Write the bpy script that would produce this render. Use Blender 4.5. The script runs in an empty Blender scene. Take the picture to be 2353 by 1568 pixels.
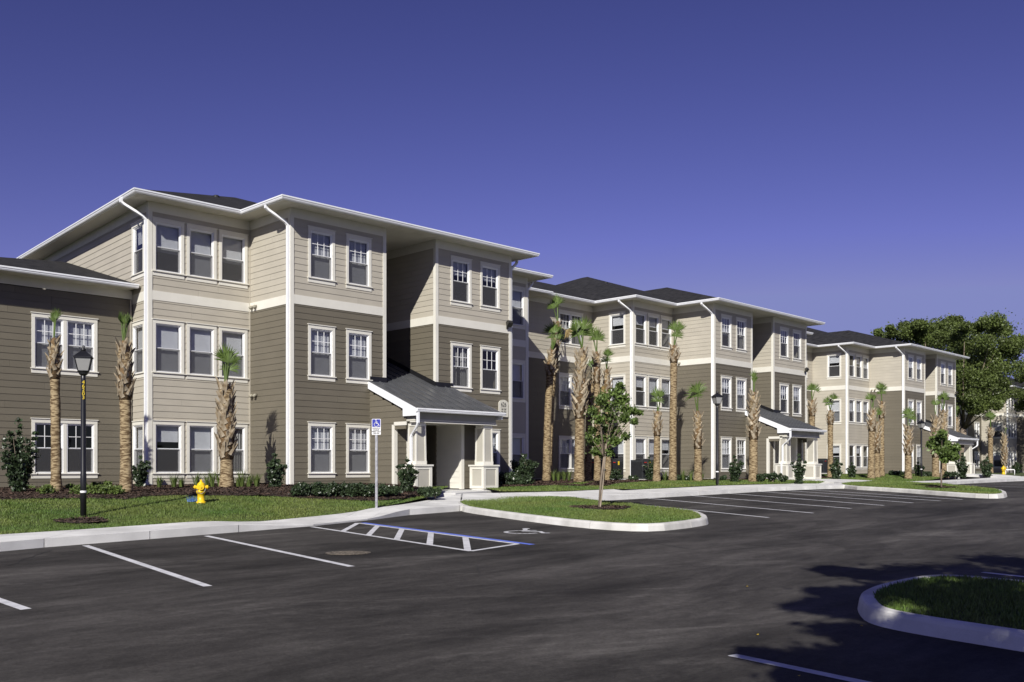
import bpy, math, random
import numpy as np
from mathutils import Vector, Matrix
from mathutils.geometry import delaunay_2d_cdt
R = math.radians
random.seed(7); rng = np.random.default_rng(7)
S = bpy.context.scene; C = S.collection

# ------------------------------------------------------------------ camera, world, sun, exposure
FOC, HCX, HCY, EYE = 2213.0, 1176.5, 1078.0, 1.65     # focal length and principal line of the view in photo units, eye height
cd = bpy.data.cameras.new('camera'); cam = bpy.data.objects.new('camera', cd); C.objects.link(cam)
cam.location = (0, 0, EYE); cam.rotation_euler = (R(90), 0, 0)
cd.sensor_width = 36; cd.lens = 36*FOC/2353; cd.shift_y = (HCY-784)/2353; cd.clip_start = .1; cd.clip_end = 3000
S.camera = cam
SUN_AZ, SUN_EL = R(258), R(32)                       # direction towards the sun, angle from +X
w = bpy.data.worlds.new('World'); S.world = w; w.use_nodes = True
nt = w.node_tree; bg = nt.nodes['Background']
sky = nt.nodes.new('ShaderNodeTexSky'); sky.sky_type = 'NISHITA'; sky.sun_disc = False
sky.sun_elevation = SUN_EL; sky.sun_rotation = R(90)-SUN_AZ
sky.altitude = 0; sky.air_density = 1.0; sky.dust_density = 0.35; sky.ozone_density = 3.0
tint = nt.nodes.new('ShaderNodeMix'); tint.data_type = 'RGBA'; tint.blend_type = 'MULTIPLY'; tint.inputs[0].default_value = 1
tint.inputs[7].default_value = (.65, .35, .525, 1)
gam = nt.nodes.new('ShaderNodeGamma'); gam.inputs[1].default_value = 1.5; nt.links.new(sky.outputs[0], gam.inputs[0]); nt.links.new(gam.outputs[0], tint.inputs[6]); cap = nt.nodes.new('ShaderNodeMix'); cap.data_type = 'RGBA'; cap.blend_type = 'DARKEN'; cap.inputs[0].default_value = 1; cap.inputs[7].default_value = (3.9, 4.4, 9.4, 1)
nt.links.new(tint.outputs[2], cap.inputs[6]); nt.links.new(cap.outputs[2], bg.inputs[0])
bg.inputs[1].default_value = 0.05
sl = bpy.data.lights.new('sun', 'SUN'); sl.energy = 5.0; sl.angle = R(.53); sl.color = (1, .965, .89)
so = bpy.data.objects.new('sun', sl); C.objects.link(so)
sdir = Vector((math.cos(SUN_AZ)*math.cos(SUN_EL), math.sin(SUN_AZ)*math.cos(SUN_EL), math.sin(SUN_EL)))
so.rotation_euler = sdir.to_track_quat('Z', 'Y').to_euler(); so.location = (-10, -30, 40)
S.view_settings.view_transform = 'Standard'; S.view_settings.look = 'None'
S.view_settings.gamma = 1; S.view_settings.exposure = 0.2; S.view_settings.use_curve_mapping = False
S.render.engine = 'CYCLES'
S.cycles.transparent_max_bounces = 24; S.cycles.max_bounces = 6; S.cycles.caustics_reflective = False; S.cycles.caustics_refractive = False

# ------------------------------------------------------------------ materials
def pm(name, col, rough=.7, var=.08, scale=3., bump=0., bscale=40., metal=0., orand=0., irand=0., stretch=(1, 1, 1), rot=0., spec=.5, col2=None, detail=6, coord='Object', trans=0., sharp=0):
    m = bpy.data.materials.new(name); m.use_nodes = True; n = m.node_tree; L = n.links
    b = n.nodes['Principled BSDF']; b.inputs['Roughness'].default_value = rough; b.inputs['Metallic'].default_value = metal
    b.inputs['Specular IOR Level'].default_value = spec
    tc = n.nodes.new('ShaderNodeTexCoord'); mp = n.nodes.new('ShaderNodeMapping')
    mp.inputs['Scale'].default_value = stretch; mp.inputs['Rotation'].default_value = (0, 0, rot)
    if coord == 'World':
        g = n.nodes.new('ShaderNodeNewGeometry'); L.new(g.outputs['Position'], mp.inputs[0])
    else: L.new(tc.outputs[coord], mp.inputs[0])
    nz = n.nodes.new('ShaderNodeTexNoise'); nz.inputs['Scale'].default_value = scale; nz.inputs['Detail'].default_value = detail
    L.new(mp.outputs[0], nz.inputs['Vector'])
    c2 = col2 or tuple(c*(1-2*var) for c in col); c1 = col if col2 else tuple(c*(1+2*var) for c in col)
    mx = n.nodes.new('ShaderNodeMix'); mx.data_type = 'RGBA'; mx.inputs[6].default_value = (*c2, 1); mx.inputs[7].default_value = (*c1, 1)
    mr = n.nodes.new('ShaderNodeMapRange'); mr.inputs[1].default_value = .43 if sharp else .3; mr.inputs[2].default_value = .57 if sharp else .7
    L.new(nz.outputs[0], mr.inputs[0]); L.new(mr.outputs[0], mx.inputs[0])
    out = mx.outputs[2]
    if orand or irand:
        if orand: g2 = n.nodes.new('ShaderNodeObjectInfo'); ro = g2.outputs['Random']; k = orand
        else: g2 = n.nodes.new('ShaderNodeNewGeometry'); ro = g2.outputs['Random Per Island']; k = irand
        hs = n.nodes.new('ShaderNodeHueSaturation'); m2 = n.nodes.new('ShaderNodeMapRange')
        m2.inputs[3].default_value = 1-k; m2.inputs[4].default_value = 1+k
        L.new(ro, m2.inputs[0]); L.new(m2.outputs[0], hs.inputs['Value']); L.new(out, hs.inputs['Color']); out = hs.outputs[0]
    L.new(out, b.inputs['Base Color'])
    if bump:
        n2 = n.nodes.new('ShaderNodeTexNoise'); n2.inputs['Scale'].default_value = bscale; n2.inputs['Detail'].default_value = 4
        L.new(mp.outputs[0], n2.inputs['Vector'])
        bp = n.nodes.new('ShaderNodeBump'); bp.inputs['Strength'].default_value = bump; bp.inputs['Distance'].default_value = .02
        L.new(n2.outputs[0], bp.inputs['Height']); L.new(bp.outputs[0], b.inputs['Normal'])
    if trans:
        tr = n.nodes.new('ShaderNodeBsdfTranslucent'); L.new(out, tr.inputs[0]); ms = n.nodes.new('ShaderNodeMixShader'); ms.inputs[0].default_value = trans
        L.new(b.outputs[0], ms.inputs[1]); L.new(tr.outputs[0], ms.inputs[2]); L.new(ms.outputs[0], n.nodes['Material Output'].inputs[0])
    return m
M = {}
WOODG = dict(stretch=(.6, .6, 6))
M['light'] = pm('light_siding_paint', (.425, .392, .325), .62, .03, 1.2, .10, 60, orand=.035)
M['dark'] = pm('brown_siding_paint', (.136, .120, .089), .6, .03, 1.2, .10, 60, orand=.05)
M['cream'] = pm('cream_trim_paint', (.69, .67, .60), .55, .02, 2)
M['vinyl'] = pm('white_vinyl', (.82, .82, .82), .4, .01, 2)
M['gutter'] = pm('white_aluminium', (.80, .81, .83), .35, .02, 2)
M['soffit'] = pm('soffit_vinyl', (.62, .60, .52), .6, .02, 2)
M['panel'] = pm('pillar_panel_paint', (.42, .40, .345), .6, .02, 2)
M['grey'] = pm('porch_beam_paint', (.30, .29, .26), .6, .03, 2)
M['shingle'] = pm('asphalt_shingles', (.009, .009, .010), .95, .3, 3.5, .6, 30, stretch=(1, 1, 3), col2=(.040, .039, .041), spec=.2)
M['metalroof'] = pm('dark_standing_seam_metal', (.075, .078, .085), .38, .12, 2, orand=.04, metal=.0)
M['black'] = pm('black_metal', (.012, .012, .014), .35, .1, 5)
M['blackroof'] = pm('black_vent_metal', (.012, .012, .012), .6, .1, 5)
M['blind'] = pm('white_blind', (.62, .62, .63), .6, .03, 4)
M['curtain'] = pm('pale_curtain', (.35, .34, .32), .9, .2, 8, stretch=(1, 1, .05))
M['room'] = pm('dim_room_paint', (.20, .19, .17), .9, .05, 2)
M['found'] = pm('foundation_concrete', (.33, .32, .28), .85, .1, 4, .3, 60)
M['bark'] = pm('palm_bark', (.37, .285, .165), .9, .3, 4.5, 1., 10, stretch=(1.4, 1.4, 6), col2=(.11, .07, .032), detail=3, sharp=1)
M['boot'] = pm('palm_leaf_base', (.40, .345, .255), .85, .2, 8, .5, 30, col2=(.16, .115, .065), irand=.3, orand=0)
M['fiber'] = pm('palm_fibre', (.15, .095, .045), .95, .3, 14, .9, 30)
M['frond'] = pm('palm_frond', (.145, .215, .055), .45, .15, 2, irand=.3, trans=.3)
M['dryfrond'] = pm('dry_palm_frond', (.30, .22, .09), .7, .2, 3, irand=.3)
M['petiole'] = pm('palm_petiole', (.22, .27, .07), .45, .1, 3)
M['leafdark'] = pm('dark_shrub_leaf', (.040, .062, .028), .38, .2, 3, irand=.45, trans=.12)
M['leafmid'] = pm('green_tree_leaf', (.125, .185, .045), .5, .15, 2, irand=.45, trans=.35)
M['leafoak'] = pm('oak_leaf', (.125, .165, .045), .5, .2, .5, irand=.4, trans=.42)
M['leafyel'] = pm('bright_groundcover_leaf', (.12, .17, .04), .55, .15, 2, irand=.4, trans=.25)
M['wood'] = pm('grey_tree_bark', (.20, .16, .12), .9, .25, 6, .6, 20, stretch=(1, 1, .3))
M['grassblade'] = pm('grass_blade', (.080, .150, .024), .6, .3, .7, irand=.5, col2=(.160, .19, .045), trans=.2, coord='World')
M['blue'] = pm('blue_marking_paint', (.03, .10, .28), .6, .1, 4, irand=.3)
M['yellow'] = pm('yellow_hydrant_paint', (.75, .50, .012), .4, .06, 6, .1, 40)
M['galv'] = pm('galvanised_steel', (.34, .34, .36), .4, .15, 12, metal=.6)
M['signblue'] = pm('blue_sign_face', (.012, .022, .30), .4, .03, 4)
M['signwhite'] = pm('white_sign_face', (.78, .78, .78), .4, .02, 4)
M['ink'] = pm('black_lettering', (.02, .02, .02), .5, .02, 4)
M['plaque'] = pm('stone_coloured_plaque', (.60, .58, .50), .6, .06, 20)
M['yellowink'] = pm('yellow_decal', (.75, .55, .03), .5, .02, 4)
M['redink'] = pm('red_decal', (.45, .03, .02), .5, .02, 4)
M['frost'] = pm('frosted_lantern_glass', (.42, .42, .41), .25, .04, 3, trans=.3)
M['ac'] = pm('dark_grey_condenser', (.035, .038, .042), .5, .15, 10)
M['stake'] = pm('weathered_stake', (.30, .25, .19), .9, .15, 8, stretch=(1, 1, .2))
M['cover'] = pm('rusty_iron_cover', (.13, .11, .085), .7, .4, 30, .8, 60)
M['door'] = pm('dark_door_paint', (.05, .045, .04), .5, .05, 3)
M['flood'] = pm('bronze_floodlight', (.035, .033, .028), .45, .1, 8)
M['beigefix'] = pm('beige_fixture', (.28, .26, .20), .5, .1, 8)

def paint(name, col, wear=.5):
    m = bpy.data.materials.new(name); m.use_nodes = True; n = m.node_tree; L = n.links; b = n.nodes['Principled BSDF']; b.inputs['Roughness'].default_value = .7
    g = n.nodes.new('ShaderNodeNewGeometry'); nz = n.nodes.new('ShaderNodeTexNoise'); nz.inputs['Scale'].default_value = 5; nz.inputs['Detail'].default_value = 8; nz.inputs['Roughness'].default_value = .7
    L.new(g.outputs['Position'], nz.inputs[0]); mr = n.nodes.new('ShaderNodeMapRange'); mr.inputs[1].default_value = .42; mr.inputs[2].default_value = .75; mr.inputs[4].default_value = wear*1.6
    L.new(nz.outputs[0], mr.inputs[0]); mx = n.nodes.new('ShaderNodeMix'); mx.data_type = 'RGBA'; mx.inputs[6].default_value = (*col, 1); mx.inputs[7].default_value = (col[0]*.45, col[1]*.45, col[2]*.45, 1)
    L.new(mr.outputs[0], mx.inputs[0]); L.new(mx.outputs[2], b.inputs[0]); return m
M['line'] = paint('white_line_paint', (.66, .66, .68)); M['bluepaint'] = paint('blue_line_paint', (.13, .20, .74), .25)

def asphalt():
    m = bpy.data.materials.new('asphalt'); m.use_nodes = True; n = m.node_tree; L = n.links; b = n.nodes['Principled BSDF']
    b.inputs['Roughness'].default_value = .82; b.inputs['Specular IOR Level'].default_value = .15
    g = n.nodes.new('ShaderNodeNewGeometry')
    def noise(sc, det, rough, st=(1, 1, 1), rot=0, dist=0):
        mp = n.nodes.new('ShaderNodeMapping'); mp.vector_type = 'TEXTURE'; mp.inputs['Rotation'].default_value = (0, 0, rot); mp.inputs['Scale'].default_value = st
        L.new(g.outputs['Position'], mp.inputs[0]); q = n.nodes.new('ShaderNodeTexNoise'); q.inputs['Scale'].default_value = sc; q.inputs['Detail'].default_value = det; q.inputs['Roughness'].default_value = rough; q.inputs['Distortion'].default_value = dist
        L.new(mp.outputs[0], q.inputs[0]); return q.outputs[0]
    def rng_(x, a, b_, c, d):
        r = n.nodes.new('ShaderNodeMapRange'); r.inputs[1].default_value = a; r.inputs[2].default_value = b_; r.inputs[3].default_value = c; r.inputs[4].default_value = d; L.new(x, r.inputs[0]); return r.outputs[0]
    def mul(x, y):
        q = n.nodes.new('ShaderNodeMath'); q.operation = 'MULTIPLY'; L.new(x, q.inputs[0]); L.new(y, q.inputs[1]); return q.outputs[0]
    a1 = rng_(noise(.6, 9, .68, (3.6, 1, 1), R(44), .8), .36, .66, .56, 1.55)        # long drag marks along the drive
    a2 = rng_(noise(3.0, 7, .66, (3.5, 1, 1), R(52), .5), .33, .68, .80, 1.24)
    a3 = rng_(noise(.35, 5, .55), .3, .7, .82, 1.22)
    a4 = rng_(noise(38, 5, .75), .3, .72, .72, 1.34)
    fac = mul(mul(a1, a2), mul(a3, a4))
    fac = mul(fac, rng_(noise(.33, 3, .5, (2.2, 1, 1), R(44), 1.5), .50, .53, .86, 1.06)); fac = mul(fac, rng_(noise(9, 6, .7), .3, .7, .82, 1.2))
    sp = rng_(noise(160, 2, .5), .735, .76, 0, 1)
    cc = n.nodes.new('ShaderNodeMix'); cc.data_type = 'RGBA'; cc.inputs[6].default_value = (.049, .0455, .0425, 1); cc.inputs[7].default_value = (.20, .19, .17, 1); L.new(sp, cc.inputs[0])
    # pale scuffs
    sc = rng_(noise(.8, 7, .75, (4, 1, 1), R(15), 1.2), .56, .72, 0, .42)
    c2 = n.nodes.new('ShaderNodeMix'); c2.data_type = 'RGBA'; c2.inputs[7].default_value = (.16, .15, .14, 1); L.new(sc, c2.inputs[0]); L.new(cc.outputs[2], c2.inputs[6])
    vm = n.nodes.new('ShaderNodeVectorMath'); vm.operation = 'SCALE'; L.new(c2.outputs[2], vm.inputs[0]); L.new(fac, vm.inputs[3]); L.new(vm.outputs[0], b.inputs[0])
    bp = n.nodes.new('ShaderNodeBump'); bp.inputs['Strength'].default_value = .6; bp.inputs['Distance'].default_value = .006; L.new(noise(120, 3, .6), bp.inputs['Height']); L.new(bp.outputs[0], b.inputs['Normal'])
    return m
M['asphalt'] = asphalt()
M['crack'] = pm('tar_filled_crack', (.012, .011, .011), .8, .1, 10)
M['conc'] = pm('pale_concrete', (.66, .655, .63), .85, .10, 1.1, .3, 70, coord='World', orand=.03, detail=10)
M['kerbc'] = pm('kerb_concrete', (.70, .69, .66), .85, .10, 1.6, .3, 60, coord='World', orand=.04, detail=12, col2=(.44, .43, .40))
M['soil'] = pm('turf_base', (.040, .072, .016), .95, .3, 1.2, .8, 60, coord='World', col2=(.085, .095, .027))
M['mulch'] = pm('pine_bark_mulch', (.05, .032, .022), .95, .4, 14, 1., 60, coord='World', col2=(.03, .017, .012))
M['chip'] = pm('bark_chip', (.070, .043, .030), .9, .3, 5, irand=.5)
M['field'] = pm('distant_grass', (.07, .10, .03), .95, .25, .15, .3, 5, coord='World')

def glassmat():
    m = bpy.data.materials.new('window_glass'); m.use_nodes = True; n = m.node_tree; L = n.links; n.nodes.remove(n.nodes['Principled BSDF'])
    t = n.nodes.new('ShaderNodeBsdfTransparent'); t.inputs[0].default_value = (.93, .95, .97, 1); g = n.nodes.new('ShaderNodeBsdfGlossy'); g.inputs['Roughness'].default_value = .01
    lw = n.nodes.new('ShaderNodeLayerWeight'); lw.inputs[0].default_value = .5; f = n.nodes.new('ShaderNodeMath'); f.operation = 'POWER'; f.inputs[1].default_value = 3.5; L.new(lw.outputs['Facing'], f.inputs[0]); mr = n.nodes.new('ShaderNodeMath'); mr.operation = 'MULTIPLY_ADD'; mr.inputs[1].default_value = .85; mr.inputs[2].default_value = .07
    nz = n.nodes.new('ShaderNodeTexNoise'); nz.inputs['Scale'].default_value = 2.5; tc = n.nodes.new('ShaderNodeTexCoord'); L.new(tc.outputs['Object'], nz.inputs[0])
    bp = n.nodes.new('ShaderNodeBump'); bp.inputs['Strength'].default_value = .15; bp.inputs['Distance'].default_value = .01; L.new(nz.outputs[0], bp.inputs['Height']); L.new(bp.outputs[0], g.inputs['Normal'])
    mx = n.nodes.new('ShaderNodeMixShader'); L.new(f.outputs[0], mr.inputs[0]); L.new(mr.outputs[0], mx.inputs[0]); L.new(t.outputs[0], mx.inputs[1]); L.new(g.outputs[0], mx.inputs[2])
    L.new(mx.outputs[0], n.nodes['Material Output'].inputs[0]); return m
def screenmat():
    m = bpy.data.materials.new('insect_screen_mesh'); m.use_nodes = True; n = m.node_tree; L = n.links; b = n.nodes['Principled BSDF']; b.inputs['Base Color'].default_value = (.07, .07, .075, 1); b.inputs['Roughness'].default_value = .7
    t = n.nodes.new('ShaderNodeBsdfTransparent'); mx = n.nodes.new('ShaderNodeMixShader'); mx.inputs[0].default_value = .5
    L.new(t.outputs[0], mx.inputs[1]); L.new(b.outputs[0], mx.inputs[2]); L.new(mx.outputs[0], n.nodes['Material Output'].inputs[0]); return m
M['glass'] = glassmat(); M['screen'] = screenmat()

# ------------------------------------------------------------------ helpers
def link(name, me, parent=None, loc=(0, 0, 0), rz=0):
    o = bpy.data.objects.new(name, me); C.objects.link(o); o.parent = parent; o.location = loc; o.rotation_euler = (0, 0, rz); return o
def tag(o, label=None, cat=None, group=None, kind=None):
    if label: o['label'] = label
    if cat: o['category'] = cat
    if group: o['group'] = group
    if kind: o['kind'] = kind
    return o
def empty(name, loc, rz=0): o = link(name, None, None, loc, rz); o.empty_display_size = .2; return o
def fast(name, V, F, mat, smooth=False):
    V = np.asarray(V, dtype=np.float32).reshape(-1, 3); F = np.asarray(F, dtype=np.int32); k = F.shape[1]
    me = bpy.data.meshes.new(name); me.vertices.add(len(V)); me.vertices.foreach_set('co', V.ravel())
    me.loops.add(F.size); me.loops.foreach_set('vertex_index', F.ravel())
    me.polygons.add(len(F)); me.polygons.foreach_set('loop_start', np.arange(0, F.size, k, dtype=np.int32))
    try: me.polygons.foreach_set('loop_total', np.full(len(F), k, dtype=np.int32))
    except Exception: pass
    me.update(calc_edges=True); me.materials.append(mat)
    if smooth: me.polygons.foreach_set('use_smooth', [True]*len(F))
    return me
class MB:
    def __init__(s): s.v = []; s.f = []
    def add(s, V, F): n = len(s.v); s.v += [tuple(p) for p in V]; s.f += [tuple(i+n for i in f) for f in F]; return s
    def box(s, x0, x1, y0, y1, z0, z1):
        return s.add([(x0, y0, z0), (x1, y0, z0), (x1, y1, z0), (x0, y1, z0), (x0, y0, z1), (x1, y0, z1), (x1, y1, z1), (x0, y1, z1)],
                     [(0, 3, 2, 1), (4, 5, 6, 7), (0, 1, 5, 4), (1, 2, 6, 5), (2, 3, 7, 6), (3, 0, 4, 7)])
    def frustum(s, cx, cy, z0, z1, a0, b0, a1, b1):
        q = lambda a, b, z: [(cx-a, cy-b, z), (cx+a, cy-b, z), (cx+a, cy+b, z), (cx-a, cy+b, z)]
        return s.add(q(a0, b0, z0)+q(a1, b1, z1), [(0, 3, 2, 1), (4, 5, 6, 7), (0, 1, 5, 4), (1, 2, 6, 5), (2, 3, 7, 6), (3, 0, 4, 7)])
    def quad(s, *p): return s.add(p, [tuple(range(len(p)))])
    def tube(s, pts, r, n=10, cap=True):
        pts = [Vector(p) for p in pts]; rs = r if isinstance(r, (list, tuple)) else [r]*len(pts); V = []; F = []; ref = Vector((0.31, .83, .17))
        for i, p in enumerate(pts):
            d = (pts[min(i+1, len(pts)-1)]-pts[max(i-1, 0)]).normalized(); a = d.cross(ref)
            if a.length < .05: a = d.cross(Vector((1, 0, 0)))
            a.normalize(); b = d.cross(a)
            for k in range(n): t = 2*math.pi*k/n; V.append(p+(a*math.cos(t)+b*math.sin(t))*rs[i])
        for i in range(len(pts)-1):
            for k in range(n): F.append((i*n+k, i*n+(k+1) % n, (i+1)*n+(k+1) % n, (i+1)*n+k))
        if cap: F.append(tuple(range(n-1, -1, -1))); F.append(tuple((len(pts)-1)*n+k for k in range(n)))
        return s.add(V, F)
    def lathe(s, prof, n=24, cx=0, cy=0):
        V = [(cx+r*math.cos(2*math.pi*k/n), cy+r*math.sin(2*math.pi*k/n), z) for r, z in prof for k in range(n)]; F = []
        for i in range(len(prof)-1):
            for k in range(n): F.append((i*n+k, i*n+(k+1) % n, (i+1)*n+(k+1) % n, (i+1)*n+k))
        F.append(tuple(range(n-1, -1, -1))); F.append(tuple((len(prof)-1)*n+k for k in range(n)))
        return s.add(V, F)
    def mesh(s, name, mat, smooth=False):
        me = bpy.data.meshes.new(name); me.from_pydata(s.v, [], s.f); me.materials.append(mat)
        if smooth:
            for p in me.polygons: p.use_smooth = len(p.vertices) < 6
        me.update(); return me
    def build(s, name, mat, parent=None, loc=(0, 0, 0), rz=0, smooth=False): return link(name, s.mesh(name, mat, smooth), parent, loc, rz)
def rect_tube(mb, pts, a, b):       # rectangular pipe through points; a across, b deep
    pts = [Vector(p) for p in pts]; V = []; F = []
    for i, p in enumerate(pts):
        d = (pts[min(i+1, len(pts)-1)]-pts[max(i-1, 0)]).normalized(); up = Vector((0, 0, 1)) if abs(d.z) < .98 else None
        x = Vector(mb.side) if hasattr(mb, 'side') else Vector((1, 0, 0)); y = d.cross(x).normalized()
        V += [p+x*a-y*b, p+x*a+y*b, p-x*a+y*b, p-x*a-y*b]
    for i in range(len(pts)-1):
        for k in range(4): F.append((i*4+k, i*4+(k+1) % 4, (i+1)*4+(k+1) % 4, (i+1)*4+k))
    F += [(3, 2, 1, 0), tuple((len(pts)-1)*4+k for k in range(4))]
    mb.add(V, F); return mb
def sweep(poly, prof, closed=False):    # poly 2D left-to-right, outward on its right hand; prof = (out, z) closed loop
    P = [Vector(p) for p in poly]; n = len(P); off = []
    for i in range(n):
        e = []
        if closed or i > 0: e.append((P[i]-P[i-1]).normalized())
        if closed or i < n-1: e.append((P[(i+1) % n]-P[i]).normalized())
        ns = [Vector((d.y, -d.x)) for d in e]
        if len(ns) == 2: m = (ns[0]+ns[1]); m = m/max(.3, m.dot(ns[0]))
        else: m = ns[0]
        off.append(m)
    k = len(prof); mb = MB(); V = []; F = []
    for i in range(n):
        for o, z in prof: V.append((P[i].x+off[i].x*o, P[i].y+off[i].y*o, z))
    for i in range(n if closed else n-1):
        j = (i+1) % n
        for a in range(k): F.append((i*k+a, i*k+(a+1) % k, j*k+(a+1) % k, j*k+a))
    if not closed: F += [tuple(range(k-1, -1, -1)), tuple((n-1)*k+a for a in range(k))]
    return mb.add(V, F)
_txt = {}
def text_mesh(s, size, mat, name='lettering', ext=.002, align='CENTER', sx=1., bold=0.):
    cu = bpy.data.curves.new('t', 'FONT'); cu.body = s; cu.size = size; cu.extrude = ext; cu.offset = bold; cu.align_x = align; cu.align_y = 'CENTER'; cu.space_line = 1.0; cu.resolution_u = 3
    o = bpy.data.objects.new('t', cu); C.objects.link(o); dg = bpy.context.evaluated_depsgraph_get(); dg.update()
    me = bpy.data.meshes.new_from_object(o.evaluated_get(dg)); bpy.data.objects.remove(o); me.name = name; me.materials.clear(); me.materials.append(mat)
    for v in me.vertices: x, y, z = v.co; v.co = (x*sx, -z, y)       # stands upright, faces -Y
    return me

# ------------------------------------------------------------------ where things stand
class Frame:
    def __init__(s, px, d, th, base): s.o = ((px-HCX)/FOC*d, d); s.th = R(th); s.base = base; s.u = (math.cos(s.th), math.sin(s.th)); s.v = (-math.sin(s.th), math.cos(s.th))
    def P(s, a, b): return (s.o[0]+a*s.u[0]+b*s.v[0], s.o[1]+a*s.u[1]+b*s.v[1])
    def loc(s, x, y): dx, dy = x-s.o[0], y-s.o[1]; return (dx*s.u[0]+dy*s.u[1], dx*s.v[0]+dy*s.v[1])
F1 = Frame(668, 30.6, 45, 1.06); F2 = Frame(1640.5, 49.1, 46, 1.20); F3 = Frame(2077.5, 67.5, 46, 1.31)
c4 = ((2316-HCX)/FOC*101.8, 101.8); F4 = Frame(2316, 101.8, 49, 1.40); q = F4.P(3.5, -2.5); F4.o = q
def sst(x): x = min(1, max(0, x)); return x*x*(3-2*x)
def pav(x, y): return .02*y if y < 40 else .8+.005*(y-40)
def dip(x, y):           # the walk drops to the asphalt at the hatched aisle
    t, w_ = F1.loc(x, y); return .115*(1-sst((abs(t+4.2)-1.0)/2.0))*(1-sst((w_+7.6)/1.3))
def lawn_h(x, y):
    t, w_ = F1.loc(x, y); r = (.36-.20*sst((t-1)/7))*sst((w_+7.2)/5.5)*sst((14-t)/4)
    for F, a in ((F2, .10), (F3, .22)):
        t, w_ = F.loc(x, y); r = max(r, a*sst((w_+7)/5.5)*sst((t+14)/4)*sst((18-t)/4))
    return pav(x, y)+.15+r-dip(x, y)
def G(px, py, f=pav):           # the point of the ground seen at a place of the photograph
    lo, hi = 2., 400.; k = (py-HCY)/FOC; kx = (px-HCX)/FOC; y = lo
    while y < hi:
        if EYE-k*y < f(kx*y, y): break
        y += .25
    a, b = y-.25, y
    for _ in range(20):
        c = (a+b)/2
        if EYE-k*c < f(kx*c, c): b = c
        else: a = c
    return (kx*b, b)
top15 = lambda x, y: pav(x, y)+.15
topd = lambda x, y: pav(x, y)+.15-dip(x, y)
def sheet(name, poly, hf, mat, step=.8, dz=0., fill=True, skirt=0):
    P = [Vector(p) for p in poly]; B = []
    for i in range(len(P)):
        a, b = P[i], P[(i+1) % len(P)]; n = max(1, int((b-a).length/step)) if fill else 1
        B += [a.lerp(b, k/n) for k in range(n)]
    pts = list(B); nb = len(B)
    if fill:
        xs = [p.x for p in P]; ys = [p.y for p in P]
        def inside(x, y):
            c = False; j = len(P)-1
            for i in range(len(P)):
                if (P[i].y > y) != (P[j].y > y) and x < (P[j].x-P[i].x)*(y-P[i].y)/(P[j].y-P[i].y)+P[i].x: c = not c
                j = i
            return c
        y = min(ys)+step/2
        while y < max(ys):
            x = min(xs)+step/2
            while x < max(xs):
                if inside(x, y): pts.append(Vector((x, y)))
                x += step
            y += step
    vs, es, fs, *_ = delaunay_2d_cdt(pts, [], [list(range(nb))], 1, 1e-5)
    mb = MB(); mb.add([(p.x, p.y, hf(p.x, p.y)+dz) for p in vs], fs)
    me = mb.mesh(name, mat, True)
    import bmesh
    bm = bmesh.new(); bm.from_mesh(me); bmesh.ops.recalc_face_normals(bm, faces=bm.faces)
    if bm.faces and sum(f.normal.z for f in bm.faces) < 0: bmesh.ops.reverse_faces(bm, faces=bm.faces)
    bm.to_mesh(me); bm.free()
    return link(name, me)
def smooth_poly(pts, it=2, closed=True):
    P = [Vector(p) for p in pts]
    for _ in range(it):
        Q = []; n = len(P)
        for i in range(n if closed else n-1):
            a, b = P[i], P[(i+1) % n]; Q += [a.lerp(b, .25), a.lerp(b, .75)]
        if not closed: Q = [P[0]]+Q+[P[-1]]
        P = Q
    return P

# ------------------------------------------------------------------ the ground
def strip_sheet(name, x0, x1, ys, hf, mat, dz):
    mb = MB()
    for i in range(len(ys)-1):
        mb.quad((x0, ys[i], hf(0, ys[i])+dz), (x1, ys[i], hf(0, ys[i])+dz), (x1, ys[i+1], hf(0, ys[i+1])+dz), (x0, ys[i+1], hf(0, ys[i+1])+dz))
    return mb.build(name, mat)
tag(strip_sheet('ground', -900, 1100, [-300, 0, 40, 60, 200, 1600], lambda x, y: pav(x, min(y, 200)), M['field'], -.06), kind='structure')
tag(strip_sheet('parking_lot', -60, 90, [-30, 0, 40, 75], pav, M['asphalt'], 0), kind='structure')

# kerb foot of the walk in front of the three blocks, walked from left to right
kerbL = [G(-420, 1322), G(-150, 1281), G(92, 1259), G(188, 1252), G(468, 1229), G(600, 1219), G(712, 1210), G(831, 1198), G(906, 1187), G(985, 1180), G(1056, 1175)]
kerbM = [G(1352, 1153), G(1568, 1141), G(1758, 1129.5), G(1838, 1126), G(1943, 1123)]
kerbR = [G(2165, 1115), G(2254, 1110), G(2330, 1106.5), G(2430, 1103)]
backL = [G(-480, 1272, topd), G(-150, 1238, topd), G(0, 1229, topd), G(92, 1223, topd), G(404, 1202.5, topd), G(551, 1197, topd), G(688, 1192, topd), G(798, 1180, topd), G(869, 1167.5, topd), G(962, 1154, topd), G(1030, 1146, topd), G(1052, 1139.5, topd)]
porch_l = G(1020, 1133, top15)
pl1 = F1.P(2.9, -2.75); pr1 = F1.P(7.0, -2.75)
backM = [G(1095, 1130, top15), G(1125, 1134, top15), G(1173, 1137.6, top15), G(1337, 1131.5, top15), G(1454, 1126, top15), G(1562, 1121, top15), G(1699, 1115, top15), G(1840, 1111.5, top15)]
pl2 = F2.P(2.9, -2.75); pr2 = F2.P(7.0, -2.75)
backR = [G(1955, 1110.5, top15), G(2110, 1106, top15), G(2210, 1102, top15)]
pl3 = F3.P(2.9, -2.75); pr3 = F3.P(7.0, -2.75)
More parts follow.
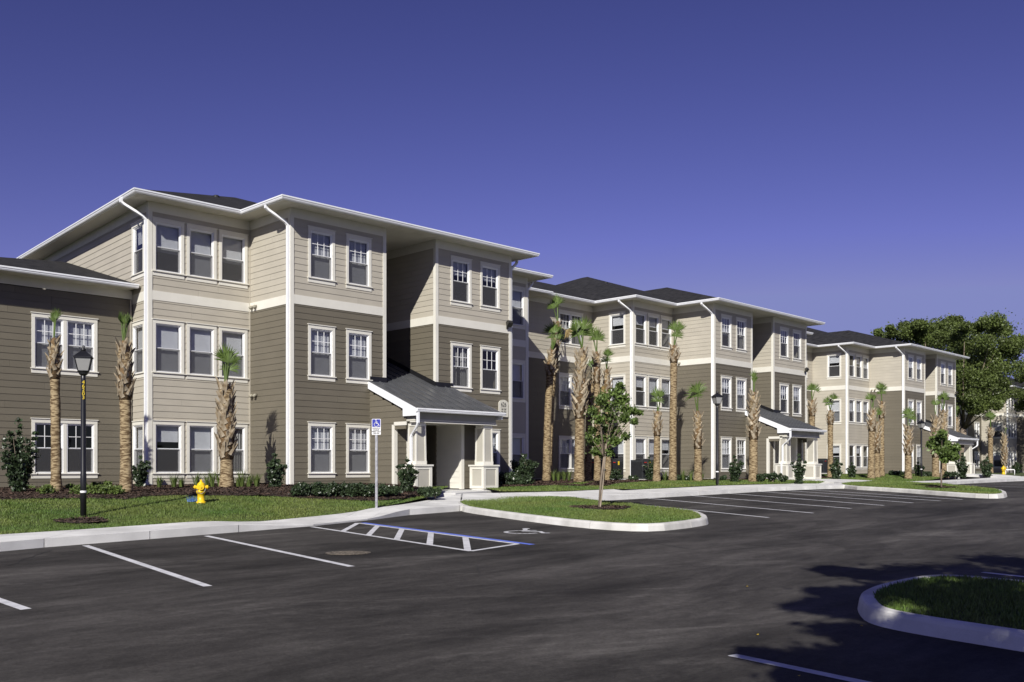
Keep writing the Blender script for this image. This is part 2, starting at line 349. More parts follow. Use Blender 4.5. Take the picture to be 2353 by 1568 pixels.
# stretch between kerb M end and kerb R start lies behind the second island: the walk's edge simply runs on
walkfront = kerbL+kerbM+kerbR
farback = [F3.P(9, -5.2), F3.P(20, -6.5), F3.P(34, -9)]
walk_outline = walkfront+[F3.P(36, -12)]+farback[::-1]+[F3.P(7.6, -4.2), pr3, pl3, F3.P(2.2, -4.6)]+backR[::-1]+[F2.P(7.6, -4.0), pr2, pl2, F2.P(2.0, -4.6)]+backM[::-1]+[pr1, pl1, porch_l]+backL[::-1]
# the walk is poured as slabs: clip the outline by lines across it
def clip(poly, a, n_):           # keep the side where (p-a).n >= 0
    out = []
    for i in range(len(poly)):
        p, q_ = poly[i], poly[(i+1) % len(poly)]; dp = (p[0]-a[0])*n_[0]+(p[1]-a[1])*n_[1]; dq = (q_[0]-a[0])*n_[0]+(q_[1]-a[1])*n_[1]
        if dp >= 0: out.append(p)
        if (dp >= 0) != (dq >= 0): k = dp/(dp-dq); out.append((p[0]+(q_[0]-p[0])*k, p[1]+(q_[1]-p[1])*k))
    return out
def inset_box_slab(name, poly, hf, mat, parent, thick=.16, gap=.006, ramp=None):
    P = [Vector(p[:2]) for p in poly]; Q = []
    for p in P:
        if not Q or (p-Q[-1]).length > .02: Q.append(p)
    if len(Q) > 2 and (Q[0]-Q[-1]).length < .02: Q.pop()
    if len(Q) < 3: return
    ar = sum(Q[i].x*Q[(i+1) % len(Q)].y-Q[(i+1) % len(Q)].x*Q[i].y for i in range(len(Q)))/2
    if abs(ar) < .05: return
    if ar < 0: Q.reverse()
    c = sum(Q, Vector((0, 0)))/len(Q); n = len(Q)
    mb = MB(); top = [(p.x, p.y, hf(p.x, p.y)) for p in Q]; ins = [(c+(p-c)*(1-.012/max(.3, (p-c).length))) for p in Q]
    top = [(p.x, p.y, hf(p.x, p.y)) for p in ins]; mid = [(p.x, p.y, hf(p.x, p.y)-.012) for p in Q]; bot = [(p.x, p.y, hf(p.x, p.y)-thick) for p in Q]
    V = top+mid+bot; Fc = [tuple(range(n))]
    for i in range(n):
        j = (i+1) % n; Fc += [(i+n, j+n, j, i), (i+2*n, j+2*n, j+n, i+n)]
    mb.add(V, Fc); return mb.build(name, mat, parent)
def walk_h(x, y):      # dropped kerb at the access aisle, otherwise 15 cm up; climbs a little to the first porch
    h = topd(x, y); t, w_ = F1.loc(x, y)
    if -1 < t < 11: h += .10*sst((w_+6)/3)
    for F, a in ((F2, .10), (F3, .2)):
        t, w_ = F.loc(x, y)
        if -2 < t < 12: h += a*sst((w_+6)/3)
    return h
walk = empty('sidewalk', (0, 0, 0)); tag(walk, 'pale concrete walk between the car park kerb and the lawns', kind='structure')
def strip_quads(front, back, step):
    def arc(P):
        P = [Vector(p) for p in P]; L = [0]
        for i in range(1, len(P)): L.append(L[-1]+(P[i]-P[i-1]).length)
        return P, L
    def at(PL, s):
        P, L = PL; s = s*L[-1]
        for i in range(1, len(P)):
            if s <= L[i]+1e-9: return P[i-1].lerp(P[i], (s-L[i-1])/max(1e-9, L[i]-L[i-1]))
        return P[-1]
    A, B = arc(front), arc(back); n = max(1, round(A[1][-1]/step)); return [(at(A, i/n), at(A, (i+1)/n), at(B, (i+1)/n), at(B, i/n)) for i in range(n)]
joinM = [G(1130, 1163, top15), G(1352, 1150, top15)]
runs = [(kerbL, [backL[0], *backL[1:11], G(1060, 1141, top15)], 1.9),
        ([kerbL[-1], kerbM[0]], [G(1064, 1141, top15), G(1173, 1137.6, top15), G(1300, 1133.5, top15)], 1.9),
        (kerbM, [G(1300, 1133.5, top15), *backM[3:], G(1880, 1111.5, top15)], 1.9),
        ([kerbM[-1], kerbR[0]], [G(1880, 1111.5, top15), *backR[:2]], 2.2),
        (kerbR+[F3.P(34, -12)], [backR[1], backR[2], F3.P(2.2, -5.4), F3.P(9, -5.4), F3.P(34, -9)], 2.5)]
edges = []
for fr, bk, st in runs:
    edges.append([])
    for qd in strip_quads(fr, bk, st):
        if not edges[-1]: edges[-1].append((qd[3].x, qd[3].y))
        edges[-1].append((qd[2].x, qd[2].y))
        a, b, c, d = qd; e = (b-a).normalized()*.008
        sub = [((a+e), (b-e), (c-e), (d+e))]
        if qd is not None:          # split each bay in three across so that the drop and the slope follow
            for (p0, p1, p2, p3) in sub:
                mb = MB(); n = 4; mw = 5
                gr = [[(p0.lerp(p1, i/n)).lerp(p3.lerp(p2, i/n), j/mw) for i in range(n+1)] for j in range(mw+1)]
                V = [(p.x, p.y, walk_h(p.x, p.y)) for row in gr for p in row]; Fc = [(j*(n+1)+i, j*(n+1)+i+1, (j+1)*(n+1)+i+1, (j+1)*(n+1)+i) for j in range(mw) for i in range(n)]
                mb.add(V, Fc); rim = [i for i in range(n+1)]+[j*(n+1)+n for j in range(1, mw+1)]+[mw*(n+1)+i for i in range(n-1, -1, -1)]+[j*(n+1) for j in range(mw-1, 0, -1)]
                m0 = len(mb.v); mb.v += [(V[i][0], V[i][1], V[i][2]-.17) for i in rim]; L_ = len(rim)
                for i in range(L_): mb.f.append((m0+i, m0+(i+1) % L_, rim[(i+1) % L_], rim[i]))
                mb.build('concrete_slab', M['conc'], walk)
# walks up to the three porches
for F, a, b, c, d in ((F1, pl1, pr1, G(1130, 1134.6, top15), G(1047, 1140.5, top15)), (F2, pl2, pr2, F2.P(7.6, -5.2), F2.P(2.6, -5.2)), (F3, pl3, pr3, F3.P(7.6, -5.35), F3.P(2.6, -5.35))):
    for i in range(2):
        p = [Vector(a).lerp(Vector(d), i/2), Vector(b).lerp(Vector(c), i/2), Vector(b).lerp(Vector(c), (i+1)/2-.003), Vector(a).lerp(Vector(d), (i+1)/2-.003)]
        inset_box_slab('concrete_slab', p[::-1], lambda x, y: walk_h(x, y)+.004, M['conc'], walk)

# lawns
lawns = []
lw = 5.6
poly1 = edges[0][:-1]+[G(1030, 1134.5, top15), pl1, F1.P(2.9, 3.5), F1.P(-24, 3.5), F1.P(-30, -6)]
poly2 = [pr1, G(1097, 1130.5, top15)]+edges[1][1:]+edges[2][1:]+[ F2.P(2.4, -4.8), pl2, F2.P(2.9, 5.5), F2.P(-12, 5.5), F1.P(7.0, 3.0)]
poly3 = [pr2, F2.P(7.8, -5.0)]+edges[3][1:]+[ pl3, F3.P(2.9, 5.5), F3.P(-12, 5.5), F2.P(7, 3)]
poly4 = [pr3, F3.P(7.8, -5.2), F3.P(20, -6.5), F3.P(60, -9), F3.P(60, 14), F3.P(7, 14)]
for nm, po in (('lawn', poly1), ('lawn', poly2), ('lawn', poly3), ('lawn', poly4)):
    o = sheet(nm, po, lawn_h, M['soil'], 1.0, -.012); tag(o, kind='structure'); lawns.append((po, lawn_h))

# kerbed islands
def island(px, ins, step=.6, joints=2.4, roundit=1):
    foot = smooth_poly([G(*p) for p in px], roundit); 
    ar = sum(foot[i].x*foot[(i+1) % len(foot)].y-foot[(i+1) % len(foot)].x*foot[i].y for i in range(len(foot)))
    if ar < 0: foot = foot[::-1]         # counter-clockwise: the outside is on the right hand
    n = len(foot); off = []
    for i in range(n):
        a = (foot[i]-foot[i-1]).normalized(); b = (foot[(i+1) % n]-foot[i]).normalized(); m = Vector((a.y, -a.x))+Vector((b.y, -b.x)); off.append(m/max(.4, m.dot(Vector((a.y, -a.x)))))
    prof = [(0, -.05), (-.004, .01), (-.022, .11), (-.034, .138), (-.055, .15), (-.155, .152), (-.17, .145), (-.17, -.05)]
    root = empty('kerb', (foot[0].x, foot[0].y, 0)); acc = 0; start = 0; ends = []
    for i in range(n):
        acc += (foot[(i+1) % n]-foot[i]).length
        if acc > joints or i == n-1: ends.append((start, i+1)); start = i+1; acc = 0
    for s0, s1 in ends:
        V = []; k = len(prof); cnt = s1-s0+1
        for j in range(cnt):
            i = (s0+j) % n; p = foot[i]; o = off[i]
            if j == 0: p = p+(foot[(i+1) % n]-p).normalized()*.006
            if j == cnt-1: p = p-(p-foot[i-1]).normalized()*.006
            for a, z in prof: q_ = p+o*a; V.append((q_.x-foot[0].x, q_.y-foot[0].y, pav(q_.x, q_.y)+z))
        Fc = [(j*k+a, j*k+(a+1) % k, (j+1)*k+(a+1) % k, (j+1)*k+a) for j in range(cnt-1) for a in range(k)]
        Fc += [tuple(range(k-1, -1, -1)), tuple((cnt-1)*k+a for a in range(k))]
        MB().add(V, Fc).build('kerb_stone', M['kerbc'], root, smooth=False)
    inner = [foot[i]-off[i]*.165 for i in range(n)]
    return root, [(p.x, p.y) for p in inner]
hi = lambda x, y: pav(x, y)+.15
root, in1 = island([(1056, 1175), (1100, 1183), (1237, 1202), (1330, 1213), (1430, 1221), (1510, 1222), (1580, 1214.5), (1616, 1208.5), (1626, 1206.5), (1629, 1203), (1624, 1196), (1600, 1187), (1500, 1175), (1400, 1163), (1300, 1151), (1200, 1151), (1090, 1158), (1040, 1163)], .3)
tag(root, kind='structure'); tag(sheet('lawn', in1, hi, M['soil'], .9, -.01), kind='structure'); lawns.append((in1, hi))
root, in2 = island([(1920, 1118), (1942, 1124.6), (2055, 1131), (2188, 1141.5), (2260, 1146), (2305, 1146), (2318, 1141), (2300, 1133), (2235, 1126), (2165, 1119), (2080, 1114.5), (1980, 1113.5)], .3)
tag(root, kind='structure'); tag(sheet('lawn', in2, hi, M['soil'], .9, -.01), kind='structure'); lawns.append((in2, hi))
root, in3 = island([(1968, 1392), (1972, 1412), (1994, 1434), (2086, 1455), (2353, 1499), (2700, 1555), (3300, 1640), (3300, 1450), (2700, 1395), (2353, 1362), (2180, 1346), (2100, 1351), (2010, 1372)], .3, roundit=2)
tag(root, kind='structure'); tag(sheet('lawn', in3, hi, M['soil'], .9, -.01), kind='structure'); lawns.append((in3, hi))

# mulch beds
beds = []
def bed(name, poly, hf, dz=.02):
    o = sheet(name, poly, lambda x, y: hf(x, y)+.02*math.sin(x*7.3)*math.cos(y*6.1), M['mulch'], .45, dz); tag(o, kind='structure'); beds.append((poly, hf)); return o
bed('mulch_bed', [G(-200, 1158, lawn_h), G(92, 1147.5, lawn_h), G(200, 1146.5, lawn_h), G(290, 1149, lawn_h), G(345, 1141, lawn_h), G(400, 1139, lawn_h), G(551, 1140.5, lawn_h), G(640, 1141.5, lawn_h), G(715, 1147, lawn_h), G(852, 1153, lawn_h), G(935, 1147, lawn_h), G(985, 1138, lawn_h), pl1, F1.P(2.9, .5), F1.P(-3.3, 4), F1.P(-16, 4), F1.P(-18, 1)], lawn_h)
bed('mulch_bed', [F1.P(7.1, -1.9), F1.P(8.3, -2.3), F1.P(10.5, -2.0), F1.P(13, .3), F2.P(-9.5, -.1), G(1280, 1117, lawn_h), G(1345, 1119, lawn_h), G(1420, 1112, lawn_h), F2.P(-3.6, .2), F2.P(-1, -1.9), F2.P(2.8, -2.0), F2.P(2.9, .5), F2.P(-3, 5.4), F2.P(-12, 5.4), F1.P(7.1, .5)], lawn_h)
bed('mulch_bed', [F2.P(7.1, -1.9), F2.P(10.5, -1.8), F2.P(13, 1.0), F3.P(-9, 1.6), F3.P(-3.7, .6), F3.P(-1, -1.9), F3.P(2.8, -2), F3.P(2.9, .5), F3.P(-3, 5.4), F3.P(-12, 5.4), F2.P(7.1, .5)], lawn_h)
def ring(px, py, r, hf):
    x, y = G(px, py, hf); pts = [(x+r*(1+.12*math.sin(3*a+px))*math.cos(a), y+r*(1+.12*math.sin(3*a+px))*math.sin(a)) for a in [2*math.pi*k/20 for k in range(20)]]
    bed('mulch_ring', pts, hf, .02)
ring(191.6, 1198, .52, lawn_h); ring(1382, 1167.5, .78, hi); ring(2163, 1121.5, .6, hi)
def inpoly(P, x, y):
    c = np.zeros(len(x), bool); n = len(P); j = n-1
    for i in range(n):
        xi, yi = P[i][0], P[i][1]; xj, yj = P[j][0], P[j][1]
        if yi != yj: c ^= ((yi > y) != (yj > y)) & (x < (xj-xi)*(y-yi)/(yj-yi)+xi)
        j = i
    return c
def sample(poly, dens, ymax=75, xlim=None):
    xs = [p[0] for p in poly]; ys = [p[1] for p in poly]; x0, x1, y0, y1 = min(xs), max(xs), min(ys), min(max(ys), ymax)
    n = int((x1-x0)*(y1-y0)*dens); x = rng.uniform(x0, x1, n); y = rng.uniform(y0, y1, n)
    k = inpoly(poly, x, y) & (y > 3) & (np.abs(x) < .58*y+1.5); return x[k], y[k]
def hv(hf, x, y): return np.array([hf(a, b) for a, b in zip(x, y)])
BL = [[], []]
houses = [(F1, -3.4, 14, 2.6), (F1, .1, 9.8, .1), (F1, -20, -3.4, 4), (F2, -3.4, 13, 2.6), (F2, .1, 9.8, .1), (F2, -20, 20, 5.2), (F3, -3.4, 13, 2.6), (F3, .1, 9.8, .1), (F3, -20, 20, 5.2)]
def blades(poly, hf, dens, ymax, h=(.03, .075)):
    x, y = sample(poly, dens, ymax)
    # thin out with distance, grow the blade to match
    keep = rng.random(len(x)) < np.clip(22./y, 0, 1)**1.3; x, y = x[keep], y[keep]
    for bp, _ in beds:
        k = ~inpoly(bp, x, y); x, y = x[k], y[k]
    for F, a, b, c in houses:
        dx, dy = x-F.o[0], y-F.o[1]; t = dx*F.u[0]+dy*F.u[1]; w_ = dx*F.v[0]+dy*F.v[1]; k = ~((t > a) & (t < b) & (w_ > c)); x, y = x[k], y[k]
    z = hv(hf, x, y)-.015; n = len(x); s = np.clip(y/20, 1, 2.2)
    hgt = rng.uniform(*h, n)*.78*(.75+.25*s)*(1+.35*np.sin(x*1.7)*np.cos(y*1.3)); az = rng.uniform(0, 6.283, n); wd = rng.uniform(.004, .008, n)*s*1.4; ln = rng.uniform(.1, .7, n)*hgt; la = rng.uniform(0, 6.283, n)
    p = np.stack([x, y, z], 1); e = np.stack([np.cos(az)*wd, np.sin(az)*wd, 0*x], 1); t = p+np.stack([np.cos(la)*ln, np.sin(la)*ln, hgt], 1)
    return np.stack([p-e, p+e, t], 1).reshape(-1, 3)
gv = [blades(lawns[0][0], lawns[0][1], 1900, 38), blades(lawns[1][0], lawns[1][1], 1100, 60), blades(lawns[2][0], lawns[2][1], 700, 75), blades(lawns[4][0], hi, 1900, 60), blades(lawns[5][0], hi, 1200, 60), blades(lawns[6][0], hi, 2300, 60)]
gv = np.concatenate(gv); me = fast('grass', gv, np.arange(len(gv)).reshape(-1, 3), M['grassblade'])
tag(link('grass', me), 'short green turf on the lawns and kerbed islands', 'grass', kind='stuff')
cv = []
for bp, hf in beds:
    x, y = sample(bp, 420, 60); z = hv(hf, x, y)+.03; n = len(x); a = rng.uniform(0, 6.283, n); l = rng.uniform(.012, .038, n)*np.clip(y/22, 1, 2); ww = l*.32
    d = np.stack([np.cos(a), np.sin(a), rng.uniform(-.4, .4, n)], 1)*l[:, None]; e = np.stack([-np.sin(a), np.cos(a), rng.uniform(-.6, .6, n)], 1)*ww[:, None]; p = np.stack([x, y, z+.008], 1)
    cv.append(np.stack([p-d-e, p+d-e, p+d+e, p-d+e], 1).reshape(-1, 3))
cv = np.concatenate(cv); tag(link('bark_chips', fast('bark_chips', cv, np.arange(len(cv)).reshape(-1, 4), M['chip'])), 'loose brown bark chips covering the planting beds', 'mulch', kind='stuff')

# painted markings, 4 mm up
def stripe(name, a, b, w_, mat, dz=.004, lab=None, cat=None, grp=None):
    a, b = Vector(a), Vector(b); d = (b-a).normalized(); nn = Vector((-d.y, d.x))*w_/2; L = (b-a).length; k = max(1, int(L/1.5)); mb = MB()
    for i in range(k):
        p, q_ = a.lerp(b, i/k), a.lerp(b, (i+1)/k)
        mb.quad(*[(v.x-a.x, v.y-a.y, pav(v.x, v.y)+dz) for v in (p-nn, q_-nn, q_+nn, p+nn)])
    o = mb.build(name, mat, None, (a.x, a.y, 0)); return tag(o, kind='structure')
for a, b in (((-260, 1290), (60, 1401)), ((196, 1254), (478, 1348)), ((474, 1232), (808, 1302.5)), ((1385, 1151.5), (1766, 1190)), ((1490, 1145.6), (1869, 1179.6)), ((1589, 1139.5), (1955.6, 1169)), ((1671, 1134), (2031, 1162)), ((1745, 1130), (2098, 1156)), ((1800, 1127.5), (2161, 1151.5)), ((1850, 1125.5), (2212, 1148.5)),
             ((2190, 1115), (2380, 1121)), ((2235, 1112), (2440, 1116)), ((2270, 1110.5), (2500, 1114)), ((1682, 1506), (2120, 1598)), ((2258, 1316), (2600, 1352))):
    stripe('parking_line', G(*a), G(*b), .11, M['line'])
A1, A2_, B1_, B2_ = Vector(G(716, 1211)), Vector(G(1082, 1267)), Vector(G(822, 1202.5)), Vector(G(1190, 1250.5))
stripe('parking_line', A1, A2_, .10, M['line']); stripe('parking_line', B1_, B2_, .10, M['line']); stripe('parking_line', A2_, B2_, .10, M['line'], .0045)
nb = (B1_-A1).normalized(); e = (B2_-B1_).normalized(); sh = nb-e*nb.dot(e); sh.normalize()
stripe('blue_parking_line', B1_+sh*.13, B2_+sh*.13+e*.25, .13, M['bluepaint'])
for k in range(5):
    f0, f1 = (k+.42)/5.0, (k+.08)/5.0
    stripe('hatch_line', A1.lerp(A2_, [.24, .42, .60, .79, .985][k])+e*.0, B1_.lerp(B2_, [.0, .155, .33, .52, .725][k]), .115, M['line'], .0035)
# wheelchair emblem on the accessible bay, drawn flat
def emblem(pts_scale, mat, ox, oy, rot, z=.004):
    mb = MB(); s = pts_scale; cs, sn = math.cos(rot), math.sin(rot)
    def T(x, y): X, Y = ox+s*(x*cs-y*sn), oy+s*(x*sn+y*cs); return (X, Y, pav(X, Y)+z)
    def strokes(path, w_):
        P = [Vector(p) for p in path]
        for i in range(len(P)-1):
            d = (P[i+1]-P[i]).normalized(); n_ = Vector((-d.y, d.x))*w_/2; e_ = d*w_*.2; mb.quad(*[T(*v) for v in (P[i]-n_-e_, P[i+1]-n_+e_, P[i+1]+n_+e_, P[i]+n_-e_)])
    arc = [(.34*math.cos(a)-.02, .34*math.sin(a)-.2) for a in [R(75+k*(330-75)/14) for k in range(15)]]
    strokes(arc, .09); z0 = [( -.05, .52), (-.02, .0), (.30, .0), (.42, -.36), (.52, -.33)]; strokes(z0, .095); strokes([(-.04, .24), (.2, .24)], .07)
    c = [(.085*math.cos(2*math.pi*k/10)-.06, .085*math.sin(2*math.pi*k/10)+.66) for k in range(10)]; mb.quad(*[T(*p) for p in c]); return mb
ex, ey = G(1206, 1221.5)
tag(emblem(1.0, M['line'], ex, ey, R(-8)).build('wheelchair_symbol', M['line']), kind='structure')
# manhole cover
mx_, my_ = G(800, 1271); mc = empty('manhole_cover', (mx_, my_, pav(mx_, my_))); tag(mc, 'rusty round iron manhole cover in the asphalt beside the hatched aisle', 'manhole cover')
mb = MB().lathe([(.36, 0), (.36, .006), (.31, .008)], 28); mb.build('cover_plate', M['cover'], mc)
mb = MB()
for i in range(-4, 5):
    for j in range(-4, 5):
        if i*i+j*j < 17: mb.box(i*.065-.02, i*.065+.02, j*.065-.02, j*.065+.02, .006, .014)
tag(mb.build('tread_studs', M['cover'], mc), kind='stuff')
# tarred cracks
def crack(pts, w_=.02):
    P = [Vector(G(*p)) for p in pts]; Q = []
    for i in range(len(P)-1):
        for k in range(6): Q.append(P[i].lerp(P[i+1], k/6)+Vector((random.uniform(-.04, .04), random.uniform(-.05, .05))))
    mb = MB(); o = Q[0]
    for i in range(len(Q)-1):
        d = (Q[i+1]-Q[i]).normalized(); n_ = Vector((-d.y, d.x))*w_*random.uniform(.3, .7); mb.quad(*[(v.x-o.x, v.y-o.y, pav(v.x, v.y)+.003) for v in (Q[i]-n_, Q[i+1]-n_, Q[i+1]+n_, Q[i]+n_)])
    tag(mb.build('pavement_crack', M['crack'], None, (o.x, o.y, 0)), kind='structure')
crack([(1760, 1655), (1700, 1640), (1765, 1655)]); crack([(1500, 1248), (1545, 1256), (1590, 1262)], .03); crack([(1640, 1690), (1790, 1640), (1880, 1622)]); crack([(1000, 1285), (1090, 1300), (1115, 1330)], .015); crack([(20, 1300), (85, 1276), (125, 1262)], .02)

# ------------------------------------------------------------------ apartment blocks
CACHE = {}
EXPO = .2
RB = random.Random(4)
class Wall:
    """a run of wall from p0 to p1 (building frame), outside on the right hand"""
    def __init__(s, B, p0, p1): s.B = B; s.p0 = Vector(p0); s.p1 = Vector(p1); s.L = (s.p1-s.p0).length; s.d = (s.p1-s.p0).normalized(); s.n = Vector((s.d.y, -s.d.x)); s.rz = math.atan2(s.d.y, s.d.x); s.open = []
    def loc(s, t, z=0): p = s.p0+s.d*t; return (p.x, p.y, z)
def boards(W, z0, z1, bands, tops=None, keep=1., tri=None):
    """lap siding: each course one board, cut at openings. Returns records (size, mesh, loc, rz)"""
    rec = []; z = z0; ci = 0
    while z < z1-.02:
        ze = min(z+EXPO, z1)
        for a, b, m in bands:
            if a-1e-6 <= z < b-1e-6: ze = min(ze, b); mat = m
        if mat is None: z = ze; continue
        # full cuts
        cuts = [(a, b) for a, b, c, d in W.open if c <= z+.001 and d >= ze-.001]; part = [(a, b, c, d) for a, b, c, d in W.open if not (c <= z+.001 and d >= ze-.001) and c < ze-.001 and d > z+.001]
        iv = [(0., W.L)]
        for a, b in cuts: iv = [r for p, q_ in iv for r in ((p, min(q_, a)), (max(p, b), q_)) if r[1]-r[0] > .01]
        out = []
        for p, q_ in iv:
            if q_-p > 4.2 or (q_-p > 2.2 and random.random() < .3):
                c = p+(q_-p)*random.uniform(.3, .7)
                out += [(p, c-.002), (c+.002, q_)]
            else: out.append((p, q_))
        for p, q_ in out:
            mb = MB(); zs = sorted({z, ze, *[v for o in part for v in (o[2], o[3]) if z < v < ze]})
            for za, zb in zip(zs[:-1], zs[1:]):
                jv = [(p, q_)]
                for a, b, c, d in part:
                    if c < zb-.001 and d > za+.001: jv = [r for s_, e_ in jv for r in ((s_, min(e_, a)), (max(s_, b), e_)) if r[1]-r[0] > .005]
                ta = .018-.013*(za-z)/EXPO; tb = .018-.013*(zb-z)/EXPO
                for s_, e_ in jv:
                    x0, x1 = s_-p, e_-p
                    mb.add([(x0, -ta, za-z), (x1, -ta, za-z), (x1, .02, za-z), (x0, .02, za-z), (x0, -tb, zb-z), (x1, -tb, zb-z), (x1, .02, zb-z), (x0, .02, zb-z)], [(0, 3, 2, 1), (4, 5, 6, 7), (0, 1, 5, 4), (1, 2, 6, 5), (2, 3, 7, 6), (3, 0, 4, 7)])
            if mb.v: rec.append(((q_-p)*keep, mb, W.loc(p, z), W.rz, mat, z))
        z = ze
    return rec
def place_boards(B, rec, limit=300):
    rec.sort(key=lambda r: -r[0])
    for r in rec[:limit]:
        key = (r[4], tuple(round(c, 3) for v in r[1].v for c in v))
        if key not in CACHE: CACHE[key] = r[1].mesh('siding_board', M[r[4]])
        link('siding_board', CACHE[key], B, r[2], r[3])
    for m in ('light', 'dark', 'cream'):
        mb = MB()
        for r in rec[limit:]:
            if r[4] != m: continue
            c, s_ = math.cos(r[3]), math.sin(r[3]); mb.add([(r[2][0]+x*c-y*s_, r[2][1]+x*s_+y*c, r[2][2]+z) for x, y, z in r[1].v], r[1].f)
        if mb.v: tag(mb.build({'light': 'light_siding', 'dark': 'brown_siding', 'cream': 'cream_siding'}[m], M[m], B), kind='stuff')
def cached(key, fn):
    if key not in CACHE: CACHE[key] = fn()
    return CACHE[key]
def one_sash(mb, x0, x1, z0, z1, y0, y1, r): mb.box(x0, x1, y0, y1, z0, z0+r); mb.box(x0, x1, y0, y1, z1-r, z1); mb.box(x0, x0+r, y0, y1, z0+r, z1-r); mb.box(x1-r, x1, y0, y1, z0+r, z1-r)
def window(W, tc, zs, w_=.86, grid=True, n=1, blind='full', h=1.52):
    """tc centre along the wall, zs height of the glass foot; n double-hung units side by side"""
    tot = w_*n+.09*(n-1); z0 = zs-.04; z1 = z0+h; hw = tot/2
    W.open.append((tc-hw, tc+hw, z0, z1))
    def casing():
        mb = MB(); mb.box(-hw-.095, -hw, -.032, .02, 0, h); mb.box(hw, hw+.095, -.032, .02, 0, h)
        mb.box(-hw-.095, hw+.095, -.034, .02, h, h+.115); mb.box(-hw-.12, hw+.12, -.06, .02, h+.115, h+.140)
        for k in range(1, n): x = -hw+k*(w_+.09)-.09; mb.box(x, x+.09, -.02, .1, 0, h)
        return mb.mesh('window', M['cream'])
    root = link('window', cached(('case', n, w_, h), casing), W.B, W.loc(tc, z0), W.rz)
    def sill():
        mb = MB(); mb.box(-hw-.125, hw+.125, -.072, .02, -.03, 0); mb.box(-hw-.10, hw+.10, -.032, .02, -.155, -.03); return mb.mesh('sill', M['cream'])
    link('sill', cached(('sill', n, w_), sill), root)
    def frame():
        mb = MB()
        for k in range(n):
            a = -hw+k*(w_+.09); b = a+w_; mid = h*.5
            one_sash(mb, a, b, 0, h, -.012, .09, .028)
            one_sash(mb, a+.028, b-.028, mid-.022, h-.028, .018, .045, .03); one_sash(mb, a+.028, b-.028, .028, mid+.022, .05, .078, .032)
        return mb.mesh('window_frame', M['vinyl'])
    link('window_frame', cached(('frame', n, w_, h), frame), root)
    if grid:
        def gr():
            mb = MB()
            for k in range(n):
                a = -hw+k*(w_+.09)+.055; b = a+w_-.11; lo, hi_ = h*.5+.01, h-.055
                for i in (1, 2): x = a+(b-a)*i/3; mb.box(x-.009, x+.009, .024, .040, lo, hi_)
                zz = (lo+hi_)/2; mb.box(a, b, .022, .038, zz-.009, zz+.009)
            return mb.mesh('glazing_bars', M['vinyl'])
        link('glazing_bars', cached(('grid', n, w_, h), gr), root)
    for k in range(n):
        a = -hw+k*(w_+.09)+w_/2
        up = cached(('gu', w_, h), lambda: MB().quad((-w_/2+.05, .032, h*.5), (w_/2-.05, .032, h*.5), (w_/2-.05, .032, h-.05), (-w_/2+.05, .032, h-.05)).mesh('pane', M['glass']))
        lo = cached(('gl', w_, h), lambda: MB().quad((-w_/2+.05, .064, .05), (w_/2-.05, .064, .05), (w_/2-.05, .064, h*.5), (-w_/2+.05, .064, h*.5)).mesh('pane', M['glass']))
        scr = cached(('sc', w_, h), lambda: MB().quad((-w_/2+.03, .012, .03), (w_/2-.03, .012, .03), (w_/2-.03, .012, h*.5), (-w_/2+.03, .012, h*.5)).mesh('insect_screen', M['screen']))
        link('pane', up, root, (a, 0, 0)); link('pane', lo, root, (a, 0, 0)); link('insect_screen', scr, root, (a, 0, 0))
        bl = blind if isinstance(blind, str) else blind[k]
        if bl in ('full', 'half', 'high'):
            bot = {'full': .03, 'half': h*.42, 'high': h*.66}[bl]
            def bm_():
                mb = MB(); z = h-.05
                mb.box(-w_/2+.03, w_/2-.03, .115, .15, h-.05, h-.01)
                while z > bot: mb.quad((-w_/2+.035, .128, z-.026), (w_/2-.035, .128, z-.026), (w_/2-.035, .142, z), (-w_/2+.035, .142, z)); z -= .0255
                return mb.mesh('blind', M['blind'])
            link('blind', cached(('bl', w_, h, bl), bm_), root, (a, 0, 0))
        elif bl == 'curtain':
            def cm():
                mb = MB()
                for x0, x1 in ((-w_/2+.03, -w_*.1), (w_*.12, w_/2-.03)):
                    m_ = 16
                    for i in range(m_):
                        xa, xb = x0+(x1-x0)*i/m_, x0+(x1-x0)*(i+1)/m_; ya, yb = .16+.03*math.sin(i*1.4), .16+.03*math.sin((i+1)*1.4)
                        mb.quad((xa, ya, 0), (xb, yb, 0), (xb, yb, h), (xa, ya, h))
                return mb.mesh('curtain', M['curtain'])
            link('curtain', cached(('cu', w_, h), cm), root, (a, 0, 0))
    return root
def trimbox(B, name, W, t0, t1, z0, z1, out, mat='cream', back=.0):
    mb = MB().box(0, t1-t0, -out, back, 0, z1-z0); return mb.build(name, M[mat], B, W.loc(t0, z0), W.rz)
GUT = [(0, 0), (.085, 0), (.105, .035), (.105, .06), (.125, .075), (.125, .115), (.118, .12), (.0, .12)]
SOF = 8.90
def downspout(B, x, y, eave_x, eave_y, z1=SOF, z0=-.15, side=(1, 0, 0), kick=(0, -1)):
    mb = MB(); mb.side = side
    # from the gutter, sloping back to the wall corner and down
    pts = [(eave_x, eave_y, z1+.02), (eave_x, eave_y, z1-.10), (eave_x+(x-eave_x)*.12, eave_y+(y-eave_y)*.12, z1-.17), (eave_x+(x-eave_x)*.88, eave_y+(y-eave_y)*.88, z1-.47), (x, y, z1-.58), (x, y, z0+.12), (x+kick[0]*.06, y+kick[1]*.06, z0+.02), (x+kick[0]*.30, y+kick[1]*.30, z0-.04)]
    rect_tube(mb, pts, .048, .037); return mb.build('downspout', M['gutter'], B)
